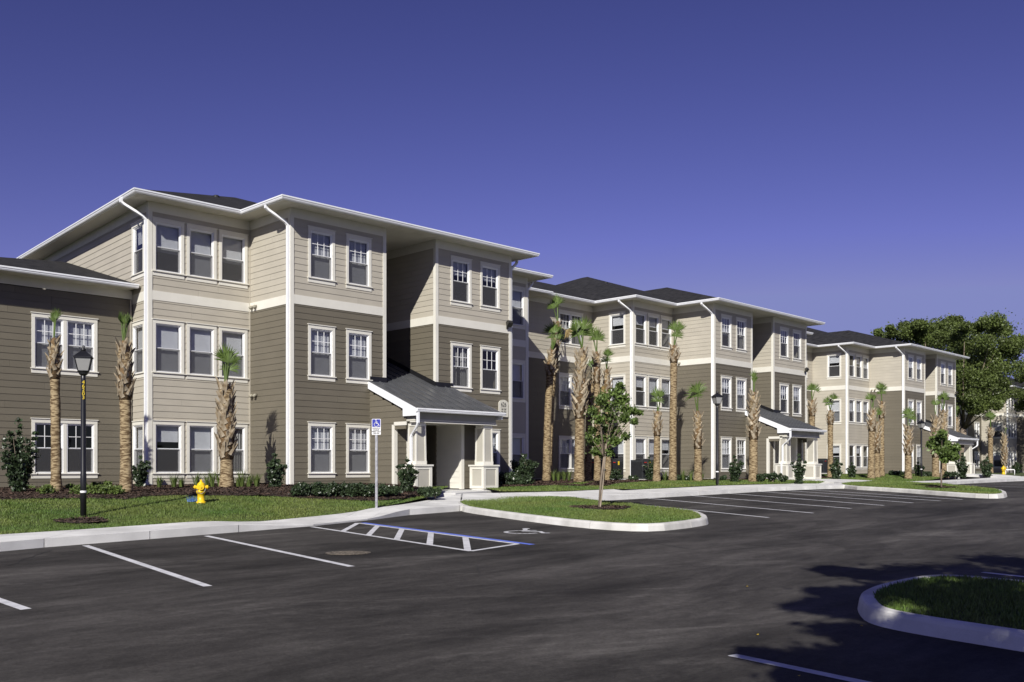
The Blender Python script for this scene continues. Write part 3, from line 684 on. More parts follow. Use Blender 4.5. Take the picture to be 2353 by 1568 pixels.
def hiproof(B, corners, ridge, name='roof', z=SOF+.10):
    """corners: 4 eave corners FL, FR, BR, BL; ridge: front and back ridge points (x, y, z)"""
    a, b, c, d = [(p[0], p[1], z) for p in corners]; f, g = ridge; mb = MB()
    V = [a, b, c, d, f, g]+[(p[0], p[1], z-.05) for p in (a, b, c, d)]
    mb.add(V, [(0, 1, 4), (1, 2, 5, 4), (2, 3, 5), (3, 0, 4, 5), (0, 6, 7, 1), (1, 7, 8, 2), (2, 8, 9, 3), (3, 9, 6, 0)]); return mb.build(name, M['shingle'], B)
def roof_vent(B, x, y, z, big=False, parent=None):
    mb = MB()
    if big: mb.lathe([(.07, -.35), (.07, -.10), (.13, -.08), (.13, .03), (.08, .06)], 12)
    else: mb.lathe([(.12, -.35), (.05, -.22), (.045, .0)], 10)
    return mb.build('roof_vent', M['blackroof'], parent or B, (x, y, z))
def porch(B, flip=False):
    T0, T1, WE = 3.10, 6.80, -2.53; zr = lambda w_: 3.59+.4*w_
    # standing-seam pans, one object each, running from the eave up to the wall and into the recess
    n = 9; pw = (T1-T0+.12)/n
    for i in range(n):
        a = T0-.06+i*pw; b = a+pw; wb = .0
        if a > 3.72 and b < 6.08: wb = 3.18
        mb = MB(); w0 = WE-.06
        mb.add([(0, 0, zr(w0)), (pw-.004, 0, zr(w0)), (pw-.004, wb-w0, zr(wb)), (0, wb-w0, zr(wb)), (0, 0, zr(w0)-.03), (pw-.004, 0, zr(w0)-.03), (pw-.004, wb-w0, zr(wb)-.03), (0, wb-w0, zr(wb)-.03)], [(0, 1, 2, 3), (7, 6, 5, 4), (0, 4, 5, 1), (1, 5, 6, 2), (2, 6, 7, 3), (3, 7, 4, 0)])
        mb.add([(-.012, 0, zr(w0)), (.012, 0, zr(w0)), (.012, wb-w0, zr(wb)), (-.012, wb-w0, zr(wb)), (-.012, 0, zr(w0)+.035), (.012, 0, zr(w0)+.035), (.012, wb-w0, zr(wb)+.035), (-.012, wb-w0, zr(wb)+.035)], [(4, 5, 6, 7), (0, 4, 7, 3), (1, 2, 6, 5), (0, 1, 5, 4)])
        mb.build('roof_panel', M['metalroof'], B, (a, w0, 0))
    # flashing where the roof meets the front wall and the sides of the recess
    MB().box(T0-.02, 3.78, -.06, -.02, 3.55, 3.74).build('flashing', M['black'], B); MB().box(6.0, T1+.02, -.06, -.02, 3.55, 3.74).build('flashing', M['black'], B); mb = MB()
    mb.add([(6.02, 0, 3.57), (6.02, 3.2, 3.57+1.28), (6.02, 3.2, 3.75+1.28), (6.02, 0, 3.75), (5.98, -.04, 3.57), (5.98, 3.2, 3.57+1.28), (5.98, 3.2, 3.75+1.28), (5.98, -.04, 3.75)], [(4, 5, 6, 7), (7, 6, 2, 3), (0, 4, 7, 3), (0, 1, 5, 4)])
    mb.build('flashing', M['black'], B)
    # rake boards
    for x, s_ in ((T0-.10, -1), (T1+.06, 1)):
        mb = MB(); x0, x1 = x, x+.04
        mb.add([(x0, -.02, zr(0)-.03), (x0, WE-.05, zr(WE)-.03), (x0, WE-.05, zr(WE)-.27), (x0, WE+.62, zr(WE)-.27), (x0, WE+.62, zr(WE)-.02), (x0, -.02, zr(0)-.27),
                (x1, -.02, zr(0)-.03), (x1, WE-.05, zr(WE)-.03), (x1, WE-.05, zr(WE)-.27), (x1, WE+.62, zr(WE)-.27), (x1, WE+.62, zr(WE)-.02), (x1, -.02, zr(0)-.27)],
               [(0, 1, 2, 3, 4, 5), (11, 10, 9, 8, 7, 6), (0, 6, 7, 1), (1, 7, 8, 2), (2, 8, 9, 3), (3, 9, 10, 4), (4, 10, 11, 5), (5, 11, 6, 0)])
        mb.build('rake_board', M['gutter'], B)
    g = sweep([(T0-.12, WE-.06), (T1+.14, WE-.06)], [(a, z+zr(WE)-.15) for a, z in GUT]); g.build('gutter', M['gutter'], B)
    ceil = MB().box(T0+.02, T1-.02, WE+.15, -.01, 2.16, 2.20); ceil.build('porch_ceiling', M['soffit'], B)
    # beam with cream cap strip
    zb0, zb1 = 2.14, zr(WE)-.06
    mb = MB(); mb.box(T0+.03, T1-.03, WE+.16, WE+.34, zb0, zb1); mb.box(T0+.03, T0+.2, WE+.34, -1.3, zb0, zb1+.02); mb.box(T1-.2, T1-.03, WE+.34, -1.3, zb0, zb1+.02); mb.build('porch_beam', M['grey'], B)
    mb = MB(); mb.box(T0, T1, WE+.12, WE+.38, zb0-.035, zb0-.002); mb.build('beam_trim', M['cream'], B)
    # pillars: panelled pedestal, tapered shaft
    for cx in (T0+.33, T1-.35):
        cy = WE+.42; zb = -.16
        mb = MB(); mb.box(cx-.33, cx+.33, cy-.33, cy+.33, zb+.06, .68); ped = mb.build('pillar', M['panel'], B)
        mb = MB()
        for sx, sy in ((-1, -1), (1, -1), (1, 1), (-1, 1)): mb.box(cx+sx*.30-.055, cx+sx*.30+.055, cy+sy*.30-.055, cy+sy*.30+.055, zb+.07, .68)
        for z0, z1 in ((zb+.07, zb+.17), (.58, .68)):
            mb.box(cx-.25, cx+.25, cy-.350, cy-.33, z0, z1); mb.box(cx-.25, cx+.25, cy+.33, cy+.350, z0, z1); mb.box(cx-.350, cx-.33, cy-.25, cy+.25, z0, z1); mb.box(cx+.33, cx+.350, cy-.25, cy+.25, z0, z1)
        mb.build('panel_trim', M['cream'], ped); MB().box(cx-.39, cx+.39, cy-.39, cy+.39, .68, .735).build('cap', M['cream'], ped)
        MB().box(cx-.31, cx+.31, cy-.31, cy+.31, zb-.10, zb+.06).build('footing', M['conc'], ped)
        MB().frustum(cx, cy, .735, zb0-.04, .205, .205, .185, .185).build('shaft', M['panel'], ped)
        mb = MB()
        for sx, sy in ((-1, -1), (1, -1), (1, 1), (-1, 1)):
            q0 = [(cx+sx*.196+i, cy+sy*.196+j, .737) for i, j in ((-.028, -.028), (.028, -.028), (.028, .028), (-.028, .028))]; q1 = [(cx+sx*.176+i, cy+sy*.176+j, zb0-.037) for i, j in ((-.028, -.028), (.028, -.028), (.028, .028), (-.028, .028))]
            mb.add(q0+q1, [(0, 3, 2, 1), (4, 5, 6, 7), (0, 1, 5, 4), (1, 2, 6, 5), (2, 3, 7, 6), (3, 0, 4, 7)])
        for z, r in ((.737, .23), (zb0-.15, .208)): mb.box(cx-r, cx+r, cy-r, cy+r, z, z+.11 if z < 1 else z+.10)
        mb.build('shaft_trim', M['cream'], ped)
    # downspout off the gutter down the pillar
    sx = T1+.0 if flip else T0-.02
    ox = T1+.03 if flip else T0-.05
    mb = MB(); mb.side = (0, 1, 0)
    kx = 1 if flip else -1
    px = (T1-.35+.26) if flip else (T0+.33-.26); py = WE+.40
    pts = [(ox, WE-.10, zr(WE)-.13), (ox, WE-.10, zr(WE)-.50), (ox-kx*.03, WE-.02, zr(WE)-.60), (px, py-.05, zr(WE)-.85), (px, py, zr(WE)-.95), (px, py, .85), (px+kx*.12, py, .70), (px+kx*.13, py, -.10), (px+kx*.32, py, -.17)]
    rect_tube(mb, pts, .042, .034); mb.build('downspout', M['gutter'], B)
    MB().box(2.95, 6.95, -2.7, 3.2, -.35, -.14).build('porch_slab', M['conc'], B)
def block(F, label, first=False, blinds=None, left=-11.5, flip=False, number=None, limit=300, far=False):
    B = empty('apartment_building', (F.o[0], F.o[1], F.base), F.th); tag(B, label, 'building', 'apartment blocks along the car park')
    rec = []; L0 = 2.5
    lr = [(0, 5.86, 'dark'), (5.86, 6.15, None), (6.15, 8.6, 'light')]; ll = [(0, 5.86, 'light'), (5.86, 6.15, None), (6.15, 8.6, 'light')]
    sills = [.50, 3.66, 6.82]
    runs = []
    def W_(a, b): w_ = Wall(B, a, b); runs.append(w_); return w_
    bl = blinds or {}
    if first:
        dv = Vector((.064, .998)); endw = W_(tuple(Vector((-3.5, L0))+dv*21), (-3.5, L0)); endw.bands = ll
        for k, s_ in enumerate(sills): window(endw, 21-.86, s_, .86, False, blind='full' if k < 2 else 'high')
    else:
        sb = W_((left, 5.1), (-3.5, 5.1)); sb.bands = lr
        for k, s_ in enumerate(sills):
            window(sb, -5.25-left, s_, .80, True, 2, blind=['full', 'full', 'curtain'][k] if not far else 'half')
            if left < -10: window(sb, -9.6-left, s_, .80, True, 2, blind='full')
        r2 = W_((-3.5, 5.1), (-3.5, L0)); r2.bands = ll
        for k, s_ in enumerate(sills): window(r2, 1.62, s_, .86, False, blind=bl.get(('r2', k), RB.choice(['full', 'half', 'high', 'curtain'])))
    bay = W_((-3.5, L0), (0, L0)); bay.bands = ll
    for k, s_ in enumerate(sills):
        for j, c in enumerate((.63, 1.75, 2.87)): window(bay, c, s_, .84, False, blind=bl.get(('bay', k, j), RB.choice(['full', 'half', 'high', 'full', 'none'])))
    ret = W_((0, L0), (0, 0)); ret.bands = lr
    fl = W_((0, 0), (3.74, 0)); fl.bands = lr
    for k, s_ in enumerate(sills):
        for j, c in enumerate((1.15, 2.63)): window(fl, c, s_, .84, True, blind=bl.get(('fl', k, j), 'full' if first else RB.choice(['full', 'half', 'curtain'])))
    rl = W_((3.74, 0), (3.74, 3.2)); rl.bands = lr
    rb = W_((3.74, 3.2), (6.04, 3.2)); rb.bands = lr
    rr = W_((6.04, 3.2), (6.04, 0)); rr.bands = lr
    fr = W_((6.04, 0), (9.85, 0)); fr.bands = lr
    for k, s_ in enumerate(sills):
        for j, c in enumerate((1.22, 2.71)):
            if k == 0 and j == 0 and False: continue
            window(fr, c, s_, .84, True, blind=bl.get(('fr', k, j), RB.choice(['none', 'full', 'curtain', 'high'])))
    rt = W_((9.85, 0), (9.85, L0)); rt.bands = lr
    bay2 = W_((9.85, L0), (13.35, L0)); bay2.bands = ll
    for k, s_ in enumerate(sills):
        for c in (.63, 1.75, 2.87): window(bay2, c, s_, .84, False, blind='full')
    rt2 = W_((13.35, L0), (13.35, 5.1)); rt2.bands = ll
    rb2 = W_((13.35, 5.1), (15.5, 5.1)); rb2.bands = lr
    for wl in runs:
        vis = 1.0 if wl in (bay, ret, fl, fr, rr) else .8
        if wl in (rl, rb, rt, rt2, rb2): vis = .05
        if wl is rr: vis = 1.3
        if wl is bay2: vis = .25
        zt = 8.6
        z00 = 0.
        rec += boards(wl, z00, zt, wl.bands, keep=vis)
    # trims: frieze, belt, base, corner boards
    for wl in runs:
        trimbox(B, 'frieze_board', wl, -.0, wl.L, 8.60, SOF, .028, 'cream')
        trimbox(B, 'belt_board', wl, -.0, wl.L, 5.86, 6.15, .030, 'cream')
        MB().box(0, wl.L, .0, .1, 0, .6).build('foundation', M['found'], B, wl.loc(0, -.601), wl.rz)
    def cboard(x, y, dx, dy, z0=0., nm='corner_board', w_=.10):
        # two boards of an outside corner; dx, dy point away from the house along each wall normal
        xs = sorted((x+dx*.034, x-dx*w_)); ys = sorted((y+dy*.034, y-dy*w_)); MB().box(xs[0], xs[1], ys[0], ys[1], z0, SOF).build(nm, M['cream'], B)
    cboard(0, 0, -1, -1); cboard(9.85, 0, 1, -1); cboard(-3.5, L0, -1, -1); cboard(13.35, L0, 1, -1)
    cboard(3.74, 0, 1, -1, 3.62); cboard(6.04, 0, -1, -1, 3.62)
    for x, y, sx, sy in ((0, L0, -1, -1), (9.85, L0, 1, -1)) + (() if first else ((-3.5, 5.1, -1, -1),)):
        xs = sorted((x, x+sx*.045)); ys = sorted((y, y+sy*.045)); MB().box(xs[0], xs[1], ys[0], ys[1], 0, 8.6).build('inside_corner_trim', M['light' if not (x > -1) else 'light'], B)
    # window at landing in the back of the recess is only a dark door leaf in a pale frame
    d = MB().box(4.0, 4.95, 3.12, 3.17, 3.3, 8.3).build('stair_screen', M['door'], B)
    mb = MB(); mb.box(3.9, 4.0, 3.08, 3.18, 3.2, 8.4); mb.box(4.95, 5.05, 3.08, 3.18, 3.2, 8.4); mb.box(4.0, 4.95, 3.08, 3.18, 5.6, 5.72); mb.build('screen_frame', M['cream'], d)
    # porch flanks
    pw = []
    a = Wall(B, (3.10, 0), (3.10, -1.35)); pw.append((a, [(-.1, 3.35, 'dark')]))
    b = Wall(B, (3.10, -1.35), (3.70, -1.35)); pw.append((b, [(-.1, 2.4, 'dark')]))
    c = Wall(B, (3.70, -1.35), (3.70, 3.15)); pw.append((c, [(-.1, 2.4, 'light')]))
    d = Wall(B, (6.08, 3.15), (6.08, -1.35)); pw.append((d, [(-.1, 2.4, 'cream')]))
    e = Wall(B, (6.08, -1.35), (6.80, -1.35)); pw.append((e, [(-.1, 2.4, 'dark')]))
    f = Wall(B, (6.80, -1.35), (6.80, 0)); pw.append((f, [(-.1, 3.35, 'dark')]))
    rec2 = []
    for wl, bd in pw:
        # walls under the lean-to roof stop at its slope
        if wl in (a, f):
            z = -.1
            while z < 3.3:
                ze = z+EXPO; wmax = -(3.59-.30-ze)/.4; lo = max(-1.95 if ze < 99 else 0, wmax) if True else 0
                y_out = max(-1.35, -(3.35-ze)/.4) if ze > 2.1 else -1.35
                if ze > 2.05: y_out = -min(1.95, max(.0, (3.38-ze)/.4))
                L = -y_out
                if L > .05:
                    mb = MB(); s0 = 0 if wl is a else (1.35-L); x0, x1 = (0, L) if wl is a else (0, L)
                    mb.add([(x0, -.018, 0), (x1, -.018, 0), (x1, .02, 0), (x0, .02, 0), (x0, -.005, EXPO), (x1, -.005, EXPO), (x1, .02, EXPO), (x0, .02, EXPO)], [(0, 3, 2, 1), (4, 5, 6, 7), (0, 1, 5, 4), (1, 2, 6, 5), (2, 3, 7, 6), (3, 0, 4, 7)])
                    rec2.append((L*2, mb, (3.10, 0, z) if wl is a else (6.80, -L, z), wl.rz, 'dark', z))
                z = ze
        else: rec2 += boards(wl, -.1, bd[0][1], bd)
    rec2 = [(r[0]*1.2, *r[1:]) for r in rec2]
    # trims of the flanks
    for x, y, dx, dy, h in ((3.10, -1.35, -1, -1, 2.05), (3.70, -1.35, 1, -1, 2.14), (6.08, -1.35, -1, -1, 2.14), (6.80, -1.35, 1, -1, 2.05)):
        xs = sorted((x+dx*.034, x-dx*.10)); ys = sorted((y+dy*.034, y-dy*.10)); MB().box(xs[0], xs[1], ys[0], ys[1], -.12, h).build('corner_board', M['cream'], B)
    for x in (3.066, 6.80): MB().box(x, x+.034, -2.0, -1.36, 2.02, 2.14).build('opening_trim', M['cream'], B)
    porch(B, flip)
    # small lights and vents
    if not far:
        for z in (6.0, 3.05):
            fx = MB()
            for yy in (2.28, 2.05): fx.tube([(-.02, yy, z), (-.09, yy, z-.01), (-.13, yy+.02, z-.07)], [.05, .055, .06], 8)
            fx.build('dryer_vent', M['beigefix'], B, smooth=True)
        fl_ = MB(); fl_.box(9.60, 9.66, -.09, -.03, 6.02, 6.14); fl_.add([(9.48, -.16, 6.08), (9.76, -.16, 6.08), (9.74, -.28, 6.24), (9.50, -.28, 6.24), (9.5, -.10, 6.26), (9.74, -.10, 6.26), (9.74, -.2, 6.34), (9.5, -.2, 6.34)], [(0, 1, 2, 3), (4, 7, 6, 5), (0, 4, 5, 1), (1, 5, 6, 2), (2, 6, 7, 3), (3, 7, 4, 0)]); fl_.build('floodlight', M['flood'], B)
    # eaves: gutter, fascia, soffit
    o = .69
    EV = [(-3.5-o, L0-o), (-o, L0-o), (-o, -o), (9.85+o, -o), (9.85+o, L0-o), (13.35+o, L0-o), (13.35+o, 5.1-o), (17, 5.1-o)]
    if first: bk = tuple(Vector((-3.5-o, L0-o))+Vector((.064, .998))*22); EV = [bk]+EV
    else: EV = [(left-.5, 5.1-o), (-3.5-o, 5.1-o)]+EV
    sweep(EV, [(a_, z+SOF-.02) for a_, z in GUT]).build('gutter', M['gutter'], B)
    sweep(EV, [(-.02, SOF-.03), (-.001, SOF-.03), (-.001, SOF+.10), (-.02, SOF+.10)]).build('fascia_board', M['gutter'], B)
    outl = EV+[(17, 22.5), (EV[0][0] if first else left-.5, 22.5)]
    mb = MB(); n = len(outl); mb.add([(p[0], p[1], SOF) for p in outl]+[(p[0], p[1], SOF+.03) for p in outl], [tuple(range(n-1, -1, -1)), tuple(range(n, 2*n))]+[(i, (i+1) % n, (i+1) % n+n, i+n) for i in range(n)])
    mb.build('soffit', M['soffit'], B)
    # shallow grooves of the soffit panels: thin battens every 30 cm under the front overhang
    if not far:
        mb = MB(); x = -.5
        while x < 10.4: mb.box(x, x+.012, -o+.03, -.03, SOF-.006, SOF-.001); x += .3
        x = -4.0
        while x < -.8: mb.box(x, x+.012, L0-o+.03, L0-.03, SOF-.006, SOF-.001); x += .3
        tag(mb.build('soffit_grooves', M['soffit'], B), kind='stuff')
    e = o+.02
    lo_ = -3.5-e; r1 = hiproof(B, [(lo_, L0-e), (13.35+e, L0-e), (13.35+e, 22.5), ((lo_+1.27) if first else lo_, 22.5)], [(4.92, 12.4, 12.67), (4.92, 12.9, 12.67)])
    r2_ = hiproof(B, [(-e, -e), (9.85+e, -e), (9.85+e, 13), (-e, 13)], [(4.92, 6.3, 11.20), (4.92, 13, 11.20)])
    if not first: hiproof(B, [(left-.6, 5.1-e), (17, 5.1-e), (17, 20.5), (left-.6, 20.5)], [(left-.6+.01, 12.4, 11.72), (16.99, 12.4, 11.72)])
    else: hiproof(B, [(3, 5.1-e), (17, 5.1-e), (17, 20.5), (3, 20.5)], [(3.01, 12.4, 11.72), (16.99, 12.4, 11.72)])
    # vents through the roof
    for x, y, big in ((2.0, 8.6, True), (2.8, 8.9, False), (4.1, 8.6, False)):
        s = (y-(L0-e))/(12.4-(L0-e)); roof_vent(B, x, y, SOF+.1+s*(12.67-SOF-.1), big, r1)
    if not first: roof_vent(B, 6.4, 3.4, SOF+.1+(3.4+e)/(6.3+e)*2.2-.1, True, r2_)
    # closing walls at the sides and back, and a plain inside so that the rooms read as rooms
    x0 = -3.5 if first else left
    mb = MB(); mb.box(x0+(1.3 if first else 0), 15.5, 20, 20.2, -.5, SOF); mb.box(15.4, 15.6, 5.1, 20, -.5, SOF)
    if not first: mb.box(left, left+.2, 5.3, 20, -.5, SOF)
    mb.build('rear_wall', M['dark'], B)
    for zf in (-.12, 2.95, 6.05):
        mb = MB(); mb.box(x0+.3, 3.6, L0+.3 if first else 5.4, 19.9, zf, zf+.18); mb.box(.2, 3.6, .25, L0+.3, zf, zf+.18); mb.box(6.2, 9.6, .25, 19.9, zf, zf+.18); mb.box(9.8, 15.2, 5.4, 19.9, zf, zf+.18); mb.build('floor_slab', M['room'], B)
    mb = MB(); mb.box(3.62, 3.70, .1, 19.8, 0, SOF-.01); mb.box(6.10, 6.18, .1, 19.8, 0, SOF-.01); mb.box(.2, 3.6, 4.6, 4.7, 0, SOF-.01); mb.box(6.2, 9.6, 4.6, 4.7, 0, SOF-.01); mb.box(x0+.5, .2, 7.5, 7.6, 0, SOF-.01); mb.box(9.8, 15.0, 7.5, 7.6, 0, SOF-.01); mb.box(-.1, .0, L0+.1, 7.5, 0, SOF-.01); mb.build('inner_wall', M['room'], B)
    # downspouts
    downspout(B, -.075, .05, -o-.05, .25, side=(0, 1, 0), kick=(-1, 0)); downspout(B, -3.575, L0+.05, -3.5-o-.05, L0+.3, side=(0, 1, 0), kick=(-1, 0))
    downspout(B, 9.92, .05, 9.85+o+.02, .35, side=(0, 1, 0), kick=(1, 0)); downspout(B, 13.42, L0+.05, 13.35+o+.02, L0+.35, side=(0, 1, 0), kick=(1, 0))
    if first: low_wing(B, rec)
    for r in rec2: r  # porch boards count with the rest
    place_boards(B, rec+rec2, limit)
    if number:
        P = MB(); ww, hh = .25, .66; arc = [(ww*math.cos(a_), hh-.15+.15*math.sin(a_)*1.0) for a_ in [math.pi*k/12 for k in range(13)]]
        pts = [(-ww, 0), (ww, 0)]+arc; pf = [(x, 0, z) for x, z in pts]; pb = [(x, .035, z) for x, z in pts]; n = len(pts)
        P.add(pf+pb, [tuple(range(n)), tuple(range(2*n-1, n-1, -1))]+[(i+n, (i+1) % n+n, (i+1) % n, i) for i in range(n)])
        pl = P.build('number_plaque', M['plaque'], B, (9.42, -.066, 2.60))
        link('lettering', text_mesh(number, .24, M['ink'], sx=.82, bold=.001), pl, (0, -.006, .47)); MB().box(-.17, .17, -.004, 0, .345, .352).build('rule', M['ink'], pl)
        for k, s_ in enumerate(('101-104', '201-204', '301-304')): link('lettering', text_mesh(s_, .10, M['ink'], sx=.8, bold=.001), pl, (0, -.006, .285-.10*k))
    return B
def low_wing(B, rec):
    X0, X1, Y = -10.1, -3.44, 3.85; so_ = 6.29
    W = Wall(B, (X0, Y), (X1, Y)); 
    for s_ in (.50, 3.66): window(W, -5.52-X0, s_, .83, True, 2, blind='none' if s_ < 1 else 'full')
    rec += [(r[0]*1.6, *r[1:]) for r in boards(W, 0, 6.02, [(0, 7, 'dark')])]
    W2 = Wall(B, (X0, 17), (X0, Y)); rec += [(r[0]*.05, *r[1:]) for r in boards(W2, 0, 6.02, [(0, 7, 'dark')])]
    for wl in (W, W2):
        trimbox(B, 'frieze_board', wl, 0, wl.L, 6.02, so_, .028); MB().box(0, wl.L, .0, .1, 0, .6).build('foundation', M['found'], B, wl.loc(0, -.601), wl.rz)
    MB().box(X0-.034, X0+.1, Y-.034, Y+.1, 0, so_).build('corner_board', M['cream'], B)
    MB().box(X1-.08, X1-.035, Y-.05, Y-.0, 0, 6.02).build('inside_corner_trim', M['light'], B)
    o = .69; EV = [(X0-o, 18), (X0-o, Y-o), (-3.56, Y-o)]
    sweep(EV, [(a_, z+so_-.02) for a_, z in GUT]).build('gutter', M['gutter'], B); sweep(EV, [(-.02, so_-.03), (-.001, so_-.03), (-.001, so_+.10), (-.02, so_+.10)]).build('fascia_board', M['gutter'], B)
    mb = MB(); mb.box(X0-o, -3.56, Y-o, Y+.05, so_, so_+.03); mb.box(X0-o, X0, Y+.05, 18, so_, so_+.03); mb.build('soffit', M['soffit'], B)
    z = so_+.10; mb = MB(); mb.add([(X0-o-.02, Y-o-.02, z), (-3.52, Y-o-.02, z), (-3.05, 10.6, z+1.93), (-3.05, 10.9, z+1.93), (-2.6, 18.5, z), (X0-o-.02, 18.5, z)], [(0, 1, 2), (0, 2, 3, 5), (3, 4, 5)]); mb.build('roof', M['shingle'], B)
    MB().box(X0, X1+.5, 16.9, 17.1, -.5, so_).build('rear_wall', M['dark'], B)
    MB().box(X0+.3, X1-.3, Y+3.4, Y+3.5, 0, so_).build('inner_wall', M['room'], B)
bl1 = {}
for k in range(3):
    for j in range(3): bl1[('bay', k, j)] = (('high', 'full', 'curtain'), ('full',)*3, ('half', 'full', 'half'))[k][j]
bl1.update({('fr', 2, 0): 'high', ('fr', 2, 1): 'high', ('fr', 1, 0): 'curtain', ('fr', 1, 1): 'none', ('fr', 0, 1): 'half'})
block(F1, 'nearest brown and beige three-storey apartment block numbered 626, with a lower wing at its left', True, bl1, number='626')
block(F2, 'middle three-storey apartment block, behind the clump of palms and right of block 626', blinds={('fr', 1, 0): 'high', ('fl', 1, 0): 'high', ('fl', 1, 1): 'full', ('fr', 2, 0): 'high'})
block(F3, 'third apartment block along the walk, just left of the big oak', left=-12.5, flip=True)
block(F4, 'farthest apartment block, half hidden by the big oak at the right edge', left=-13, far=True, limit=120)

# ------------------------------------------------------------------ sabal palms
def frond_mesh(seed, n=24, ped=.55, rad=.62, spread=80, fold=.0, dry=False):
    r = random.Random(seed); V = []; F = []
    # hand-shaped blade made of folded fingers, standing in the XZ plane, seen from the front
    for i in range(n):
        a = R(-spread+2*spread*i/(n-1)+r.uniform(-3, 3)); L = rad*(1-.25*abs(a)/R(90))*r.uniform(.85, 1.1); dr = Vector((math.sin(a), 0, math.cos(a))); sd = Vector((math.cos(a), 0, -math.sin(a))); w_ = .021*rad/.6
        b0 = Vector((0, 0, ped))+dr*.02; m_ = b0+dr*L*.55+Vector((0, .05*L, 0)); t = b0+dr*L+Vector((r.uniform(-.03, .03), -.10*L*r.random(), -.12*L*abs(math.sin(a))-.03*r.random()))
        k = len(V); V += [b0-sd*w_*.3, b0+sd*w_*.3, m_-sd*w_+Vector((0, .012, 0)), m_+sd*w_+Vector((0, .012, 0)), m_-Vector((0, .008, 0)), t]
        F += [(k, k+4, k+2), (k, k+1, k+4), (k+1, k+3, k+4), (k+2, k+4, k+5), (k+4, k+3, k+5)]
    return V, F
FR = []
for s_, (n, ped, rad, sp) in enumerate(((24, .74, .55, 78), (22, .80, .56, 62), (22, .66, .56, 100), (18, .74, .46, 40), (16, .62, .46, 24), (22, .52, .54, 92))):
    V, Fc = frond_mesh(s_, n, ped, rad, sp); mb = MB(); mb.add(V, Fc); mb.tube([(0, 0, -.15), (0, .01, ped*.5), (0, 0, ped+.05)], [.034, .026, .018], 6); FR.append(mb.mesh('frond', M['frond']))
V, Fc = frond_mesh(33, 18, .35, .5, 60); DRY = MB().add(V, Fc).tube([(0, 0, -.1), (0, 0, .35)], .014, 5).mesh('dry_frond', M['dryfrond'])
def boot_mesh(seed):
    r = random.Random(seed); mb = MB(); L = .30; pts = []
    for k in range(5):
        f = k/4; w_ = .052*(1-f)**.7+.014; y = -.01-.055*f**1.3; z = L*f; th = .024*(1-f)+.008; pts.append((w_, y, z, th))
    V = []; F = []
    for w_, y, z, th in pts: V += [(-w_, y, z), (0, y-th*.9, z), (w_, y, z), (0, y+th*.7, z-.01)]
    for k in range(4):
        for i in range(4): F.append((k*4+i, k*4+(i+1) % 4, (k+1)*4+(i+1) % 4, (k+1)*4+i))
    F += [(3, 2, 1, 0), (16, 17, 18, 19)]
    mb.add(V, F); return mb
BOOT = [boot_mesh(0).mesh('leaf_base', M['boot'])]
